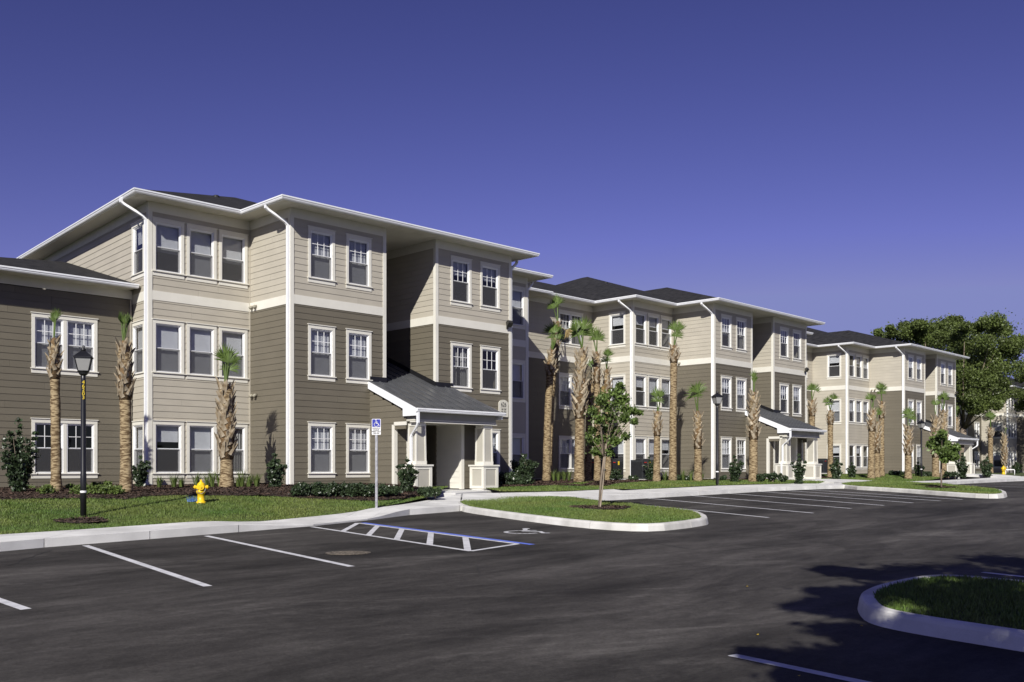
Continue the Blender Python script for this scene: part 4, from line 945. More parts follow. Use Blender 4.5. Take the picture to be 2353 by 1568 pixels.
def palm(x, y, z, H, boot0, boot1, label, r0=.17, heads=(0, 1, 3), lean=(0, 0), near=False, seed=0, dry=0, hs=1., tilt=18):
    """H trunk height to the bud; boot0..boot1 heights of the shaggy part"""
    r = random.Random(seed*13+5); root = empty('palm_tree', (x, y, z)); tag(root, label, 'palm tree', 'transplanted sabal palms by the buildings')
    n = 26; pts = []; rs = []
    cx = lambda f: (lean[0]*f*f, lean[1]*f*f)
    for i in range(n):
        f = i/(n-1); h = f*H; a, b = cx(f); rad = r0*(.96-.09*min(1, f*2))+r.uniform(-.008, .008); rad += .05*math.exp(-h*6)
        if h > boot1: rad *= .55
        if f > .97: rad *= .5
        pts.append((a, b, h-.05 if i == 0 else h)); rs.append(rad)
    MB().tube(pts, rs, 14).build('trunk', M['bark'], root, smooth=True)
    # shaggy leaf bases in two opposing spirals
    k = 0; h = boot0; B_ = MB(); nb = 0
    step = .024 if near else .034
    while h < boot1:
        f = h/H; a, b = cx(f); rad = r0*.90*(1-.35*sst((h-boot0)/(boot1-boot0)*1.0-.15)) ; ang = k*2.39996+r.uniform(-.25, .25); s_ = r.uniform(.75, 1.15)*(r0/.17)
        tx = r.uniform(-.02, .16); roll = R(38)*(1 if k % 2 else -1)+r.uniform(-.15, .15)
        M_ = Matrix.Translation((a+rad*math.sin(ang)*1.0, b-rad*math.cos(ang)*1.0, h)) @ Matrix.Rotation(ang, 4, 'Z') @ Matrix.Rotation(tx, 4, 'X') @ Matrix.Rotation(roll*.7, 4, 'Y') @ Matrix.Scale(s_, 4)
        if near and nb < 125:
            o = link('leaf_base', BOOT[0], root); o.matrix_local = M_; nb += 1
        else:
            bm = CACHE.setdefault('bootmb', boot_mesh(0)); B_.add([M_ @ Vector(v) for v in bm.v], bm.f)
        h += step*r.uniform(.8, 1.2); k += 1
    if B_.v: tag(B_.build('leaf_bases', M['boot'], root), kind='stuff')
    fb = MB().tube([(*cx(boot0/H), boot0-.05), (*cx((boot0+boot1)/2/H), (boot0+boot1)/2), (*cx(boot1/H), boot1), (*cx(1), H+.08)], [r0*.95, r0*.95, r0*.62, r0*.3], 12).build('fibre_mat', M['fiber'], root, smooth=True)
    for i, hd in enumerate(heads):
        o = link('frond', FR[hd], root); az = r.uniform(-.6, .6) if i < 3 else r.uniform(0, 6.28); tl = R(r.uniform(1, tilt) if i < 2 else r.uniform(6, tilt*1.8)); ta = r.uniform(0, 6.28)
        a, b = cx(1)
        face = math.atan2(-x, y)*1.0
        o.matrix_local = Matrix.Translation((a, b, H+r.uniform(-.05, .08))) @ Matrix.Rotation(tl, 4, Vector((math.cos(ta), math.sin(ta), 0))) @ Matrix.Rotation(az+face, 4, 'Z') @ Matrix.Scale(hs*r.uniform(.9, 1.08), 4)
    for i in range(dry):
        o = link('dry_frond', DRY, root); a, b = cx(boot1/H); ang = r.uniform(0, 6.28)
        o.matrix_local = Matrix.Translation((a+.1*math.cos(ang), b+.1*math.sin(ang), boot1-.1)) @ Matrix.Rotation(ang, 4, 'Z') @ Matrix.Rotation(R(125), 4, 'Y')
    return root
def palm_px(px, pyb, py_boot0, py_bud, label, wpx, hf=lawn_h, d=None, leanpx=0, **k):
    x, y = G(px, pyb, hf)
    if d: y = d; x = (px-HCX)/FOC*d
    z = hf(x, y); Z = lambda py: EYE+(HCY-py)/FOC*y-z
    H = Z(py_bud); return palm(x, y, z, H, Z(py_boot0), H-.06, label, r0=wpx/2/FOC*y, lean=(leanpx/FOC*y, 0), **k)
palm_px(129, 1136, 868, 783, 'leftmost palm, its slim trunk before the wide grid windows of the low wing', 24, near=True, heads=(3, 4, 3, 4), seed=1, leanpx=-5, hs=.72, tilt=5, d=25.8)
palm_px(290, 1148, 915, 790, 'palm left of the white corner downspout of the nearest block', 29, near=True, heads=(3, 4, 4, 3, 5), seed=2, leanpx=-5, hs=.72, tilt=6, d=25.4)
palm_px(521, 1138, 1052, 888, 'short thick palm with pale crisscross leaf bases, right behind the near hydrant', 33, near=True, heads=(0, 1, 5, 3), seed=3, leanpx=-2, hs=.95, tilt=8, d=28.6)
palm_px(1256, 1106, 862, 806, 'palm with a smooth tan trunk, leftmost of the clump right of block 626', 19, heads=(0, 2, 1, 3), seed=4, leanpx=12, hs=1.08, d=44.0)
palm_px(1262, 1101, 862, 742, 'tallest palm of the clump, its dark head above the neighbour left of the grid windows', 17, heads=(1, 3, 0), seed=5, leanpx=20, dry=2, d=46.2)
palm_px(1331, 1118, 960, 805, 'stout palm with long shaggy pale leaf bases in the middle of the clump', 25, heads=(0, 2, 5, 1), seed=6, leanpx=6, hs=1.12, d=41.8)
palm_px(1351, 1110, 960, 876, 'short-headed palm squeezed between the two stout ones of the clump', 17, heads=(4, 3), seed=7, leanpx=8, d=44.6, dry=1)
palm_px(1373, 1113, 880, 812, 'palm with a spread head just right of the stoutest palm', 17, heads=(0, 2, 5, 1), seed=8, leanpx=-2, hs=1.05, d=44.0)
palm_px(1397, 1106, 905, 852, 'thin palm behind the leafy young tree on the island', 16, heads=(1, 3, 5), seed=9, leanpx=-3, hs=.85, d=45.5)
palm_px(1546, 1102, 832, 797, 'tall smooth palm at the inner corner of the middle block', 19, heads=(0, 1, 5, 3), seed=10, leanpx=3, hs=1.0, d=45.8)
palm_px(1509, 1106, 1000, 949, 'short palm with a drooping head before the ground-floor triple windows of the middle block', 17, heads=(1, 3, 5), seed=11, leanpx=2, hs=1.0, d=44.0)
palm_px(1604, 1107, 1030, 948, 'short palm with a wide fan before the brown side wall of the middle block', 19, heads=(2, 0), seed=12, leanpx=-1, hs=1.12, d=44.5)
palm_px(1731, 1106, 1008, 905, 'shaggy palm just left of the porch of the middle block', 22, heads=(3, 4, 4), seed=13, leanpx=1, hs=.85, d=45.0, tilt=5)
palm_px(1866, 1098, 955, 922, 'palm rising behind the porch roof of the middle block', 15, heads=(0, 2, 1), seed=14, d=57, hs=.85)
palm_px(1908, 1094, 975, 945, 'straight palm left of the tall downspout of the third block', 14, heads=(0, 5, 1), seed=15, d=56, hs=.85)
palm_px(2002, 1096, 990, 945, 'thick shaggy palm leftmost of the trio at the third block', 17, heads=(3, 1, 4), seed=16, leanpx=3, d=55, hs=.9)
palm_px(2015, 1093, 1040, 972, 'shaggy palm in the middle of the trio at the third block', 14, heads=(2, 5), seed=17, d=57, hs=.85)
palm_px(2026, 1091, 960, 925, 'tall slim palm rightmost of the trio at the third block', 13, heads=(0, 5, 1), seed=18, d=58, hs=.9)
palm_px(2087, 1094, 1045, 983, 'short palm left of the far street lamp', 16, heads=(2, 0, 5), seed=19, d=56, hs=1.0)
palm_px(2150, 1093, 1050, 958, 'left palm of the pair behind the far young tree', 17, heads=(3, 1), seed=20, d=60, hs=.9)
palm_px(2168, 1093, 1045, 945, 'right palm of the pair behind the far young tree', 15, heads=(0, 1, 3), seed=21, d=61, hs=.95)
palm_px(2276, 1086, 1005, 985, 'lone palm before the side wall of the farthest block', 12, heads=(0, 2, 1), seed=22, d=82, hs=1.2)
palm_px(2308, 1084, 1070, 1000, 'shaded palm beside the white downspout of the farthest block', 11, heads=(4,), seed=23, d=84, hs=.7)

# ------------------------------------------------------------------ shrubs and trees
ORD = ['first', 'second', 'third', 'fourth', 'fifth', 'sixth', 'seventh', 'eighth', 'ninth', 'tenth', 'eleventh', 'twelfth']
def leaf_cloud(P, size, up=.3, elong=1.6):
    n = len(P); d = rng.normal(size=(n, 3)); d[:, 2] += up; d /= np.linalg.norm(d, axis=1)[:, None]; e = rng.normal(size=(n, 3)); e -= (e*d).sum(1)[:, None]*d; e /= np.linalg.norm(e, axis=1)[:, None]
    s = size*rng.uniform(.6, 1.3, n)[:, None]; d = d*s*elong*.5; e = e*s*.5
    V = np.stack([P-d, P-e*.9, P+d, P+e*.9], 1).reshape(-1, 3); return V
def blobs(centres, radii, n_each, squash=.8, soft=.6):
    out = []
    for c, r_ in zip(centres, radii):
        d = rng.normal(size=(n_each, 3)); d /= np.linalg.norm(d, axis=1)[:, None]; rr = r_*np.where(rng.random(n_each) < soft, np.abs(rng.normal(0, .62, n_each)), rng.uniform(.3, 1, n_each)**.5); p = d*rr[:, None]; p[:, 2] *= squash; out.append(p+np.array(c))
    return np.concatenate(out)
def shrub(x, y, z, w_, h, label, cat='shrub', kind='cone', mat='leafdark', n=2600, size=.055, grp=None, name='shrub'):
    root = empty(name, (x, y, z)); tag(root, label, cat, grp)
    cs = []; rs = []
    if kind == 'cone':
        for q0 in range(24):
            tl = 0 if q0 == 0 else R(random.uniform(4, 34)); az_ = random.uniform(0, 6.28); L = h*(1.0 if q0 == 0 else random.uniform(.38, .92)*(1-.25*tl)); sx, sy = math.sin(tl)*math.cos(az_), math.sin(tl)*math.sin(az_); k = max(4, int(L/.16))
            lim = w_*.46/max(.01, math.sin(tl)*L); m2 = min(1, lim)
            for i in range(k):
                f = (i+.6)/k; cs.append((sx*L*f*m2+random.uniform(-.03, .03), sy*L*f*m2+random.uniform(-.03, .03), L*f)); rs.append(w_*.13*(1.15-.75*f)+.025)
    elif kind == 'low':
        for _ in range(16): a = random.uniform(0, 6.28); q_ = random.random()**.5; cs.append((w_*.42*q_*math.cos(a), w_*.42*q_*math.sin(a), h*random.uniform(.25, .75))); rs.append(w_*.16+.03)
    P = blobs(cs, rs, max(24, int(n*1.5)//len(cs))); P = P[P[:, 2] > .0]
    V = leaf_cloud(P, size*.78); link('foliage', fast('foliage', V, np.arange(len(V)).reshape(-1, 4), M[mat]), root)
    st = MB()
    for _ in range(5): a = random.uniform(0, 6.28); st.tube([(0, 0, -.05), (.1*w_*math.cos(a), .1*w_*math.sin(a), h*.35), (.22*w_*math.cos(a), .22*w_*math.sin(a), h*.75)], [.014, .01, .005], 5)
    st.build('stems', M['wood'], root); return root
def shrub_px(px, pyb, pyt, wpx, label, d=None, hf=lawn_h, **k):
    x, y = G(px, pyb, hf)
    if d: y = d; x = (px-HCX)/FOC*d
    z = hf(x, y); h = EYE+(HCY-pyt)/FOC*y-z; return shrub(x, y, z, wpx/FOC*y, h, label, **k)
shrub_px(46, 1140, 960, 84, 'tall dark shrub at the far left before the low wing', d=25.4, n=5600, size=.07)
shrub_px(322, 1124, 1046, 46, 'rounded dark shrub beside the white corner downspout of the nearest block', d=29.0, n=3400, size=.07)
shrub_px(632, 1139, 1040, 62, 'dark shrub at the foot of the second downspout of the nearest block', d=28.6, n=4200, size=.07)
shrub_px(936, 1147, 1054, 62, 'dark shrub before the left porch pillar of block 626', d=28.9, n=4200, size=.07)
shrub_px(1204, 1135, 1044, 112, 'broad dark shrub right of the porch pillar of block 626', d=36.4, n=8500, size=.08)
shrub_px(1165, 1133, 1085, 60, 'low dark shrub leaning on the broad one beside the porch pillar', d=36, kind='low', n=2600, size=.075)
for i, (px, pt, wd) in enumerate(((690, 1110, 30), (715, 1114, 32), (745, 1106, 36), (765, 1111, 34), (800, 1108, 40), (835, 1110, 40), (872, 1114, 36), (905, 1120, 34), (980, 1122, 34), (1000, 1127, 24))):
    shrub_px(px, 1143 if px < 900 else 1142, pt-3, wd*1.15, ORD[i]+' low bush from the left in the row along the front of block 626', kind='low', mat='leafdark', n=2200, size=.06, grp='low bushes along the front of block 626', cat='bush', name='bush')
for i, (px, pt, wd) in enumerate(((250, 1104, 24), (225, 1108, 26), (160, 1112, 22), (60, 1120, 34))):
    shrub_px(px, 1126, pt, wd, ORD[3-i]+' small yellow-green plant from the left before the low wing', d=27.6, kind='low', mat='leafyel', n=500, size=.06, grp='small plants before the low wing', cat='plant', name='plant')
shrub_px(1492, 1105, 1048, 26, 'narrow dark shrub left of the short palm at the middle block', d=45.5, n=1800, size=.09)
shrub_px(1415, 1106, 1072, 26, 'small bush behind the young tree at the foot of the middle block', d=45.2, kind='low', n=1000, size=.09)
shrub_px(1688, 1107, 1046, 44, 'dark shrub below the front windows of the middle block', d=44.4, n=2800, size=.09)
shrub_px(1836, 1108, 1043, 36, 'pointed dark shrub before the porch of the middle block', d=43.6, n=2800, size=.09)
for px, wd in ((1750, 26), (1775, 26), (1798, 22), (1555, 30), (1580, 24), (1660, 20), (1455, 20), (1530, 18)):
    shrub_px(px, 1106, 1085 if px > 1700 else 1093, wd, ORD[sorted(q0 for q0 in (1750, 1775, 1798, 1555, 1580, 1660, 1455, 1530)).index(px)]+' low bush from the left in the bed of the middle block', d=44.5 if px > 1700 else 46, kind='low', n=700, size=.09, grp='low bushes at the middle block', cat='bush', name='bush')
shrub_px(1921, 1104, 1052, 44, 'broad dark shrub between the middle and third blocks', d=52, n=2600, size=.11)
shrub_px(1958, 1096, 1062, 30, 'dark shrub before the triple windows of the third block', d=57, n=1500, size=.11)
shrub_px(2110, 1094, 1062, 30, 'dark shrub right of the far street lamp', d=60, n=1200, size=.12)
shrub_px(2212, 1091, 1040, 32, 'pointed dark shrub before the porch of the third block', d=61, n=1800, size=.12)
shrub_px(2268, 1092, 1050, 44, 'broad dark shrub right of the porch of the third block', d=66, n=2200, size=.13)
shrub_px(2335, 1086, 1062, 34, 'dark shrub behind the white pipe guard', d=86, n=1000, size=.16)
for px in (2050, 2070, 2180, 2195, 2130): shrub_px(px, 1095, 1082, 20, ORD[sorted((2050, 2070, 2180, 2195, 2130)).index(px)]+' low bush from the left in the bed of the third block', d=60, kind='low', n=350, size=.11, grp='low bushes at the third block', cat='bush', name='bush')
for i, px in enumerate((105, 185, 208, 240, 268)):
    shrub_px(px, 1138, 1114, 40, ORD[i]+' patch of low green ground cover from the left before the low wing', kind='low', mat='leafyel', n=900, size=.05, grp='ground cover before the low wing', cat='plant', name='plant')
def blade_clump(px, py, hgt, label, d=None, n=34, spr=.6, mat='leafyel', grp='lily turf clumps at the nearest block'):
    x, y = G(px, py, lawn_h)
    if d: y = d; x = (px-HCX)/FOC*d
    z = lawn_h(x, y); mb = MB()
    for i in range(n):
        a = random.uniform(0, 6.28); L = hgt*random.uniform(.6, 1.1); sp = random.uniform(.1, 1)*spr*L; b = random.uniform(0, .06); w_ = .008; c, s_ = math.cos(a), math.sin(a)
        p = [Vector((b*c, b*s_, 0)), Vector(((b+sp*.35)*c, (b+sp*.35)*s_, L*.62)), Vector(((b+sp)*c, (b+sp)*s_, L*.95))]; e = Vector((-s_, c, 0))*w_
        mb.add([p[0]-e, p[0]+e, p[1]+e, p[1]-e, p[2]], [(0, 1, 2, 3), (3, 2, 4)])
    o = mb.build('lily_turf', M[mat], None, (x, y, z)); tag(o, label, 'plant', grp)
for px, py, h in ((366, 1128, .33), (400, 1128, .40), (417, 1134, .3), (452, 1130, .42), (476, 1131, .38), (488, 1132, .45), (505, 1130, .45), (556, 1136, .5), (548, 1138, .3), (572, 1136, .35), (590, 1132, .4), (640, 1139, .3)):
    blade_clump(px, py, h*1.25, ORD[sorted((366, 400, 417, 452, 476, 488, 505, 556, 548, 572, 590, 640)).index(px)]+' spiky lily turf clump from the left at the nearest block', d=28.3+.002*(px-366), n=60)
for px, py in ((1283, 1110), (1296, 1112), (1308, 1110), (1272, 1110), (1420, 1107), (1528, 1104), (1570, 1104), (1588, 1104), (1612, 1104)):
    blade_clump(px, py, .6, ORD[sorted((1283, 1296, 1308, 1272, 1420, 1528, 1570, 1588, 1612)).index(px)]+' spiky lily turf clump from the left at the middle block', grp='lily turf clumps at the middle block', d=43.6 if px < 1400 else 45.6, n=40)
def tree(x, y, z, H, trunk_r, crown, label, mat, size, n_each, forks, name='tree', lean=(0, 0), squash=.8, soft=.6, grp=None, first_fork=.4):
    """crown: list of (dx, dy, z, r) leaf masses relative to the foot"""
    root = empty(name, (x, y, z)); tag(root, label, 'tree', grp)
    V = leaf_cloud(blobs([c[:3] for c in crown], [c[3] for c in crown], n_each, squash, soft), size); link('crown', fast('crown', V, np.arange(len(V)).reshape(-1, 4), M[mat]), root)
    t = MB(); fk = Vector((lean[0]*first_fork, lean[1]*first_fork, H*first_fork)); t.tube([(0, 0, -.15), (lean[0]*.15, lean[1]*.15, H*first_fork*.5), fk], [trunk_r*1.25, trunk_r, trunk_r*.85], 10)
    t.build('trunk', M['wood'], root, smooth=True); b = MB()
    for c in crown[::max(1, len(crown)//forks)]:
        c = Vector(c[:3]); m_ = fk.lerp(c, .45)+Vector((random.uniform(-.1, .1), random.uniform(-.1, .1), .12))*c.length*.12; tk = .55 if name == 'oak_tree' else 1; b.tube([fk-Vector((0, 0, .1)), m_, fk.lerp(c, .85)], [trunk_r*.6*tk, trunk_r*.30*tk, trunk_r*.06], 6)
    b.build('branches', M['wood'], root, smooth=True); return root
# young tree with its stake on the first island
x, y = G(1376, 1168, hi); z = hi(x, y); sc = y/FOC
cr = []
for px, py, r_ in ((1428, 893, 15), (1412, 905, 16), (1390, 912, 16), (1376, 925, 14), (1435, 915, 16), (1420, 930, 20), (1398, 935, 18), (1365, 945, 14), (1440, 945, 17), (1460, 945, 10), (1470, 948, 7), (1405, 960, 20), (1430, 965, 17), (1375, 965, 15), (1455, 970, 9), (1395, 985, 18), (1420, 990, 16), (1365, 990, 12), (1365, 1015, 14), (1385, 1010, 17), (1410, 1015, 15), (1435, 1005, 9), (1370, 1038, 14), (1388, 1040, 13), (1402, 1040, 10), (1425, 885, 9), (1352, 1005, 8)):
    cr.append(((px-1376)*sc, random.uniform(-.5, .5), EYE+(HCY-py)*sc-z, r_*sc*.98))
t1 = tree(x, y, z, 3.3, .028, cr, 'leaning young tree with a support stake on the first kerbed island', 'leafmid', .052, 430, 14, 'young_tree', lean=(.35, 0), first_fork=.42, soft=.85)
MB().tube([(.02, -.06, -.1), (.10, -.05, .6), (.19, -.04, 1.65)], .016, 6).build('stake', M['stake'], t1); MB().tube([(.12, -.06, .98), (.17, .03, .98)], .03, 6).build('tie', M['cover'], t1)
x, y = G(2163, 1122, hi); z = hi(x, y); sc = y/FOC; cr = []
for px, py, r_ in ((2160, 998, 9), (2158, 1010, 13), (2172, 1012, 13), (2150, 1022, 9), (2182, 1022, 12), (2165, 1028, 15), (2178, 1036, 13), (2155, 1040, 11), (2190, 1030, 9), (2168, 1048, 13), (2182, 1050, 10), (2162, 1056, 8)):
    cr.append(((px-2163)*sc, random.uniform(-.5, .5), EYE+(HCY-py)*sc-z, r_*sc*1.1))
tree(x, y, z, 2.7, .03, cr, 'small round-headed young tree on the far kerbed island', 'leafmid', .09, 380, 8, 'young_tree', first_fork=.4)
def oak(px, d, pts, label, trunk_px=None, size=.13, n_each=300, r0=.42, spread=3.2, forks=14, py0=1092):
    y = d; x = (px-HCX)/FOC*d; z = lawn_h(x, y)-.05; sc = y/FOC; cr = []
    for q_ in pts:
        for _ in range(3):
            a, b, r_ = q_; cr.append(((a-px)*sc+random.uniform(-.5, .5)*r_*sc, random.uniform(-spread, spread), EYE+(HCY-b)*sc-z+random.uniform(-.4, .4)*r_*sc, r_*sc*random.uniform(1.0, 1.6)))
    return tree(x, y, z, 11, r0, cr, label, 'leafoak', size, n_each, forks, 'oak_tree', lean=(.7, 0), first_fork=.38, soft=.5)
oak(2208, 88, [(2300, 765, 16), (2250, 745, 14), (2236, 752, 12), (2275, 760, 18), (2320, 790, 15), (2262, 785, 26), (2225, 790, 22), (2200, 770, 16), (2185, 758, 10), (2295, 800, 22), (2240, 820, 26), (2275, 830, 24), (2310, 815, 15), (2215, 840, 24), (2250, 855, 26), (2285, 865, 20), (2300, 850, 16), (2225, 880, 24), (2205, 860, 18), (2260, 895, 24), (2235, 915, 22), (2205, 915, 18), (2262, 918, 13), (2252, 935, 11), (2218, 945, 14), (2192, 940, 14), (2200, 890, 16)],
    'largest spreading oak, its grey forked trunk right of the third block', n_each=760, r0=.30)
oak(2150, 104, [(2040, 758, 8), (2065, 765, 12), (2080, 752, 12), (2100, 765, 14), (2120, 772, 14), (2095, 752, 10), (2108, 745, 8), (2140, 762, 16), (2165, 755, 14), (2178, 742, 10), (2190, 735, 8), (2150, 780, 18), (2120, 795, 16), (2180, 780, 18), (2170, 810, 22), (2195, 800, 20), (2205, 840, 20)],
    'oak whose crown shows over the roof of the third block', n_each=800, size=.15)
oak(2440, 92, [(2338, 880, 9), (2352, 900, 12), (2325, 912, 8), (2365, 870, 14), (2370, 930, 14), (2352, 800, 5), (2380, 850, 24), (2400, 800, 26), (2430, 850, 34), (2450, 780, 34), (2480, 840, 34), (2430, 730, 30)], 'oak reaching in from the right edge over the farthest block', n_each=600)
# dead-straight shaded trunk at the corner of the third block
palm_px(2197, 1092, 1060, 960, 'palm standing close behind the right corner of the third block', 12, heads=(3,), seed=31, d=78, hs=.8)
# trees standing behind the camera: their shade falls across the near island
crowns = [[], []]; feet = [(6.5, -2.2), (12.5, 1.0)]
for px, py, r_ in ((1955, 1315, .34), (1905, 1306, .16), (2010, 1322, .3), (2086, 1311, .42), (2150, 1330, .5), (2211, 1308, .5), (2242, 1333, .55), (2305, 1290, .5), (2360, 1300, .6), (2330, 1330, .55), (1883, 1358, .22), (1961, 1364, .38), (2040, 1350, .3), (1850, 1390, .14), (1900, 1389, .30), (1945, 1400, .34), (1985, 1385, .3),
                   (1930, 1445, .22), (1992, 1456, .36), (2070, 1462, .36), (1774, 1499, .14), (1836, 1511, .28), (1900, 1520, .30), (1961, 1514, .34), (2055, 1514, .38), (2120, 1490, .34), (2180, 1499, .40), (2274, 1512, .42), (2345, 1530, .42), (1899, 1552, .3), (1990, 1560, .34), (2086, 1550, .40), (2170, 1560, .42), (2242, 1545, .40), (2320, 1570, .5), (2060, 1600, .5), (2200, 1610, .5), (1900, 1610, .3),
                   (2117, 1385, .42), (2211, 1375, .5), (2305, 1368, .5), (2160, 1410, .42), (2242, 1420, .5), (2320, 1415, .5), (2290, 1450, .42), (2200, 1450, .3), (2400, 1400, .7), (2420, 1500, .6), (2480, 1340, .8), (2450, 1450, .7)):
    gx, gy = G(px, py); h = random.uniform(4.9, 6.0) if py > 1450 else random.uniform(6.8, 7.8); k = (h-pav(gx, gy))/sdir.z; c = (gx+sdir.x*k, gy+sdir.y*k, h)
    i = 0 if px < 2235 else 1
    for _ in range(2): crowns[i].append((c[0]-feet[i][0]+random.uniform(-.15, .15), c[1]-feet[i][1]+random.uniform(-.15, .15), c[2], r_*1.08))
for i in range(2):
    tree(feet[i][0], feet[i][1], pav(*feet[i]), 8.5, .25, crowns[i], ['broad oak just outside the frame whose shade falls on the near kerbed island', 'oak right of the frame shading the far end of the near island'][i], 'leafoak', .12, 210, 9, 'oak_tree', first_fork=.42, soft=.5)
# far woods
P = []
for _ in range(260):
    X = random.uniform(-60, 260); Y = random.uniform(150, 210); hgt = random.uniform(5, 11); P.append((X, Y, 1.4+hgt*.5, hgt*.5))
wv = leaf_cloud(blobs([p[:3] for p in P], [p[3] for p in P], 130, .95), 1.3); tag(link('distant_woods', fast('distant_woods', wv, np.arange(len(wv)).reshape(-1, 4), M['leafoak'])), 'distant dark belt of trees beyond the buildings', 'woods', kind='stuff')

# ------------------------------------------------------------------ street lamps
def street_lamp(x, y, z, label, number=None, H=3.85):
    root = empty('street_lamp', (x, y, z), R(20)); tag(root, label, 'street lamp', 'black post lanterns along the walk')
    MB().lathe([(.062, -.2), (.062, .9), (.056, .92), (.050, H-.72), (.045, H-.56)], 16).build('pole', M['black'], root, smooth=True)
    MB().lathe([(.064, .50), (.066, .51), (.066, .535), (.064, .545)], 16).build('reflective_band', M['signwhite'], root)
    MB().lathe([(.05, H-.64), (.085, H-.61), (.10, H-.57), (.12, H-.55), (.12, H-.535)], 16).build('lantern_base', M['black'], root)
    zb, zt = H-.535, H-.26
    cage = MB()
    for sx, sy in ((-1, -1), (1, -1), (1, 1), (-1, 1)): cage.tube([(sx*.105, sy*.105, zb), (sx*.165, sy*.165, zt)], .010, 6)
    cage.build('lantern_cage', M['black'], root)
    gl = MB(); q_ = lambda s_, zz: [(-s_, -s_, zz), (s_, -s_, zz), (s_, s_, zz), (-s_, s_, zz)]; gl.add(q_(.100, zb)+q_(.158, zt), [(0, 1, 5, 4), (1, 2, 6, 5), (2, 3, 7, 6), (3, 0, 4, 7)]); gl.build('lantern_glass', M['frost'], root)
    rf = MB(); rf.frustum(0, 0, zt, zt+.02, .19, .19, .19, .19); rf.frustum(0, 0, zt+.02, zt+.15, .185, .185, .045, .045); rf.build('lantern_roof', M['black'], root)
    MB().lathe([(.045, zt+.15), (.055, zt+.17), (.05, zt+.20), (.02, zt+.22), (.03, zt+.245), (.012, zt+.27)], 12).build('finial', M['black'], root, smooth=True)
    if number:
        for k, ch in enumerate(number): o = link('number_decal', text_mesh(ch, .105, M['yellowink'], sx=1.1), root); o.location = (.0574*math.sin(R(20)-math.atan2(x, y))*0, 0, 2.86-.082*k); a = R(-20)+math.atan2(-x, y); o.rotation_euler = (0, 0, a); o.location = (.056*math.sin(a), -.056*math.cos(a), 2.86-.082*k)
    return root
x, y = G(191.6, 1198, lambda a, b: pav(a, b)+.12); street_lamp(x, y, lawn_h(x, y), 'nearest black street lamp, with yellow numbers on its pole, on the left lawn', '46203', H=EYE+(HCY-795)/FOC*y-lawn_h(x, y))
y = 40.2; x = (1648-HCX)/FOC*y; street_lamp(x, y, EYE-(1113-HCY)/FOC*y, 'black street lamp before the middle block', H=3.9)
y = 59.; x = (2117-HCX)/FOC*y; street_lamp(x, y, lawn_h(x, y)-.05, 'farthest black street lamp, before the third block', H=3.6)

# ------------------------------------------------------------------ hydrants
def hydrant(x, y, z, label, s_=1.):
    root = empty('fire_hydrant', (x, y, z), R(18)); root.scale = (s_,)*3; tag(root, label, 'hydrant', 'yellow fire hydrants')
    MB().lathe([(.135, -.05), (.135, .045), (.10, .055), (.10, .30), (.13, .31), (.13, .335), (.115, .34), (.115, .42), (.12, .45)], 20).build('barrel', M['yellow'], root, smooth=True)
    MB().lathe([(.135, .40), (.135, .43), (.125, .44), (.12, .50), (.095, .565), (.05, .60), (.05, .615), (.028, .62), (.026, .67), (.01, .675)], 20).build('bonnet', M['yellow'], root, smooth=True)
    for a, L, r_ in ((0, .19, .05), (math.pi, .19, .05), (-math.pi/2, .17, .072)):
        c, s2 = math.cos(a), math.sin(a); m_ = MB().tube([(c*.08, s2*.08, .46), (c*(L-.04), s2*(L-.04), .46)], r_*.85, 12); m_.tube([(c*(L-.045), s2*(L-.045), .46), (c*L, s2*L, .46)], r_*1.15, 12); m_.tube([(c*L, s2*L, .46), (c*(L+.03), s2*(L+.03), .46)], r_*.35, 5); m_.build('nozzle_cap', M['yellow'], root)
    mb = MB()
    for k in range(8): a = k*math.pi/4; mb.tube([(.115*math.cos(a), .115*math.sin(a), .285), (.115*math.cos(a), .115*math.sin(a), .36)], .012, 6)
    mb.build('flange_bolts', M['yellow'], root)
    MB().tube([(.13, -.1, .44), (.10, -.13, .34), (.02, -.14, .27), (-.08, -.13, .30), (-.12, -.12, .42)], .006, 5).build('cap_chain', M['galv'], root)
x, y = G(462, 1155.5, lawn_h); hydrant(x, y, lawn_h(x, y)-.01, 'near yellow fire hydrant on the lawn before the thick short palm', (54/FOC*y)/.675)
bx, by = x-.24, y+.05
mb = MB()
for i in range(70):
    a = random.uniform(0, 6.28); q_ = random.random()*.12; X, Y = q_*math.cos(a), q_*math.sin(a); L = random.uniform(.05, .17); b = random.uniform(0, 6.28); mb.add([(X-.007, Y, 0), (X+.007, Y, 0), (X+.05*math.cos(b), Y+.05*math.sin(b), L)], [(0, 1, 2)])
tag(mb.build('marked_grass', M['blue'], None, (bx, by, lawn_h(bx, by))), 'tuft of grass sprayed blue at the left foot of the near hydrant', 'utility marking', kind='stuff')
y = 72.; x = (2306-HCX)/FOC*y; hydrant(x, y, EYE-(1091-HCY)/FOC*y-.0, 'far yellow fire hydrant beside the white pipe guard')
# white pipe guard
y = 72.; x = (2321-HCX)/FOC*y; z = EYE-(1092-HCY)/FOC*y; g = empty('pipe_guard', (x, y, z)); tag(g, 'low white U-shaped pipe guard right of the far hydrant', 'barrier')
MB().tube([(-.33, 0, -.1), (-.33, 0, .36), (-.30, 0, .40), (.30, 0, .40), (.33, 0, .36), (.33, 0, -.1)], .035, 8).build('rail', M['vinyl'], g, smooth=True)

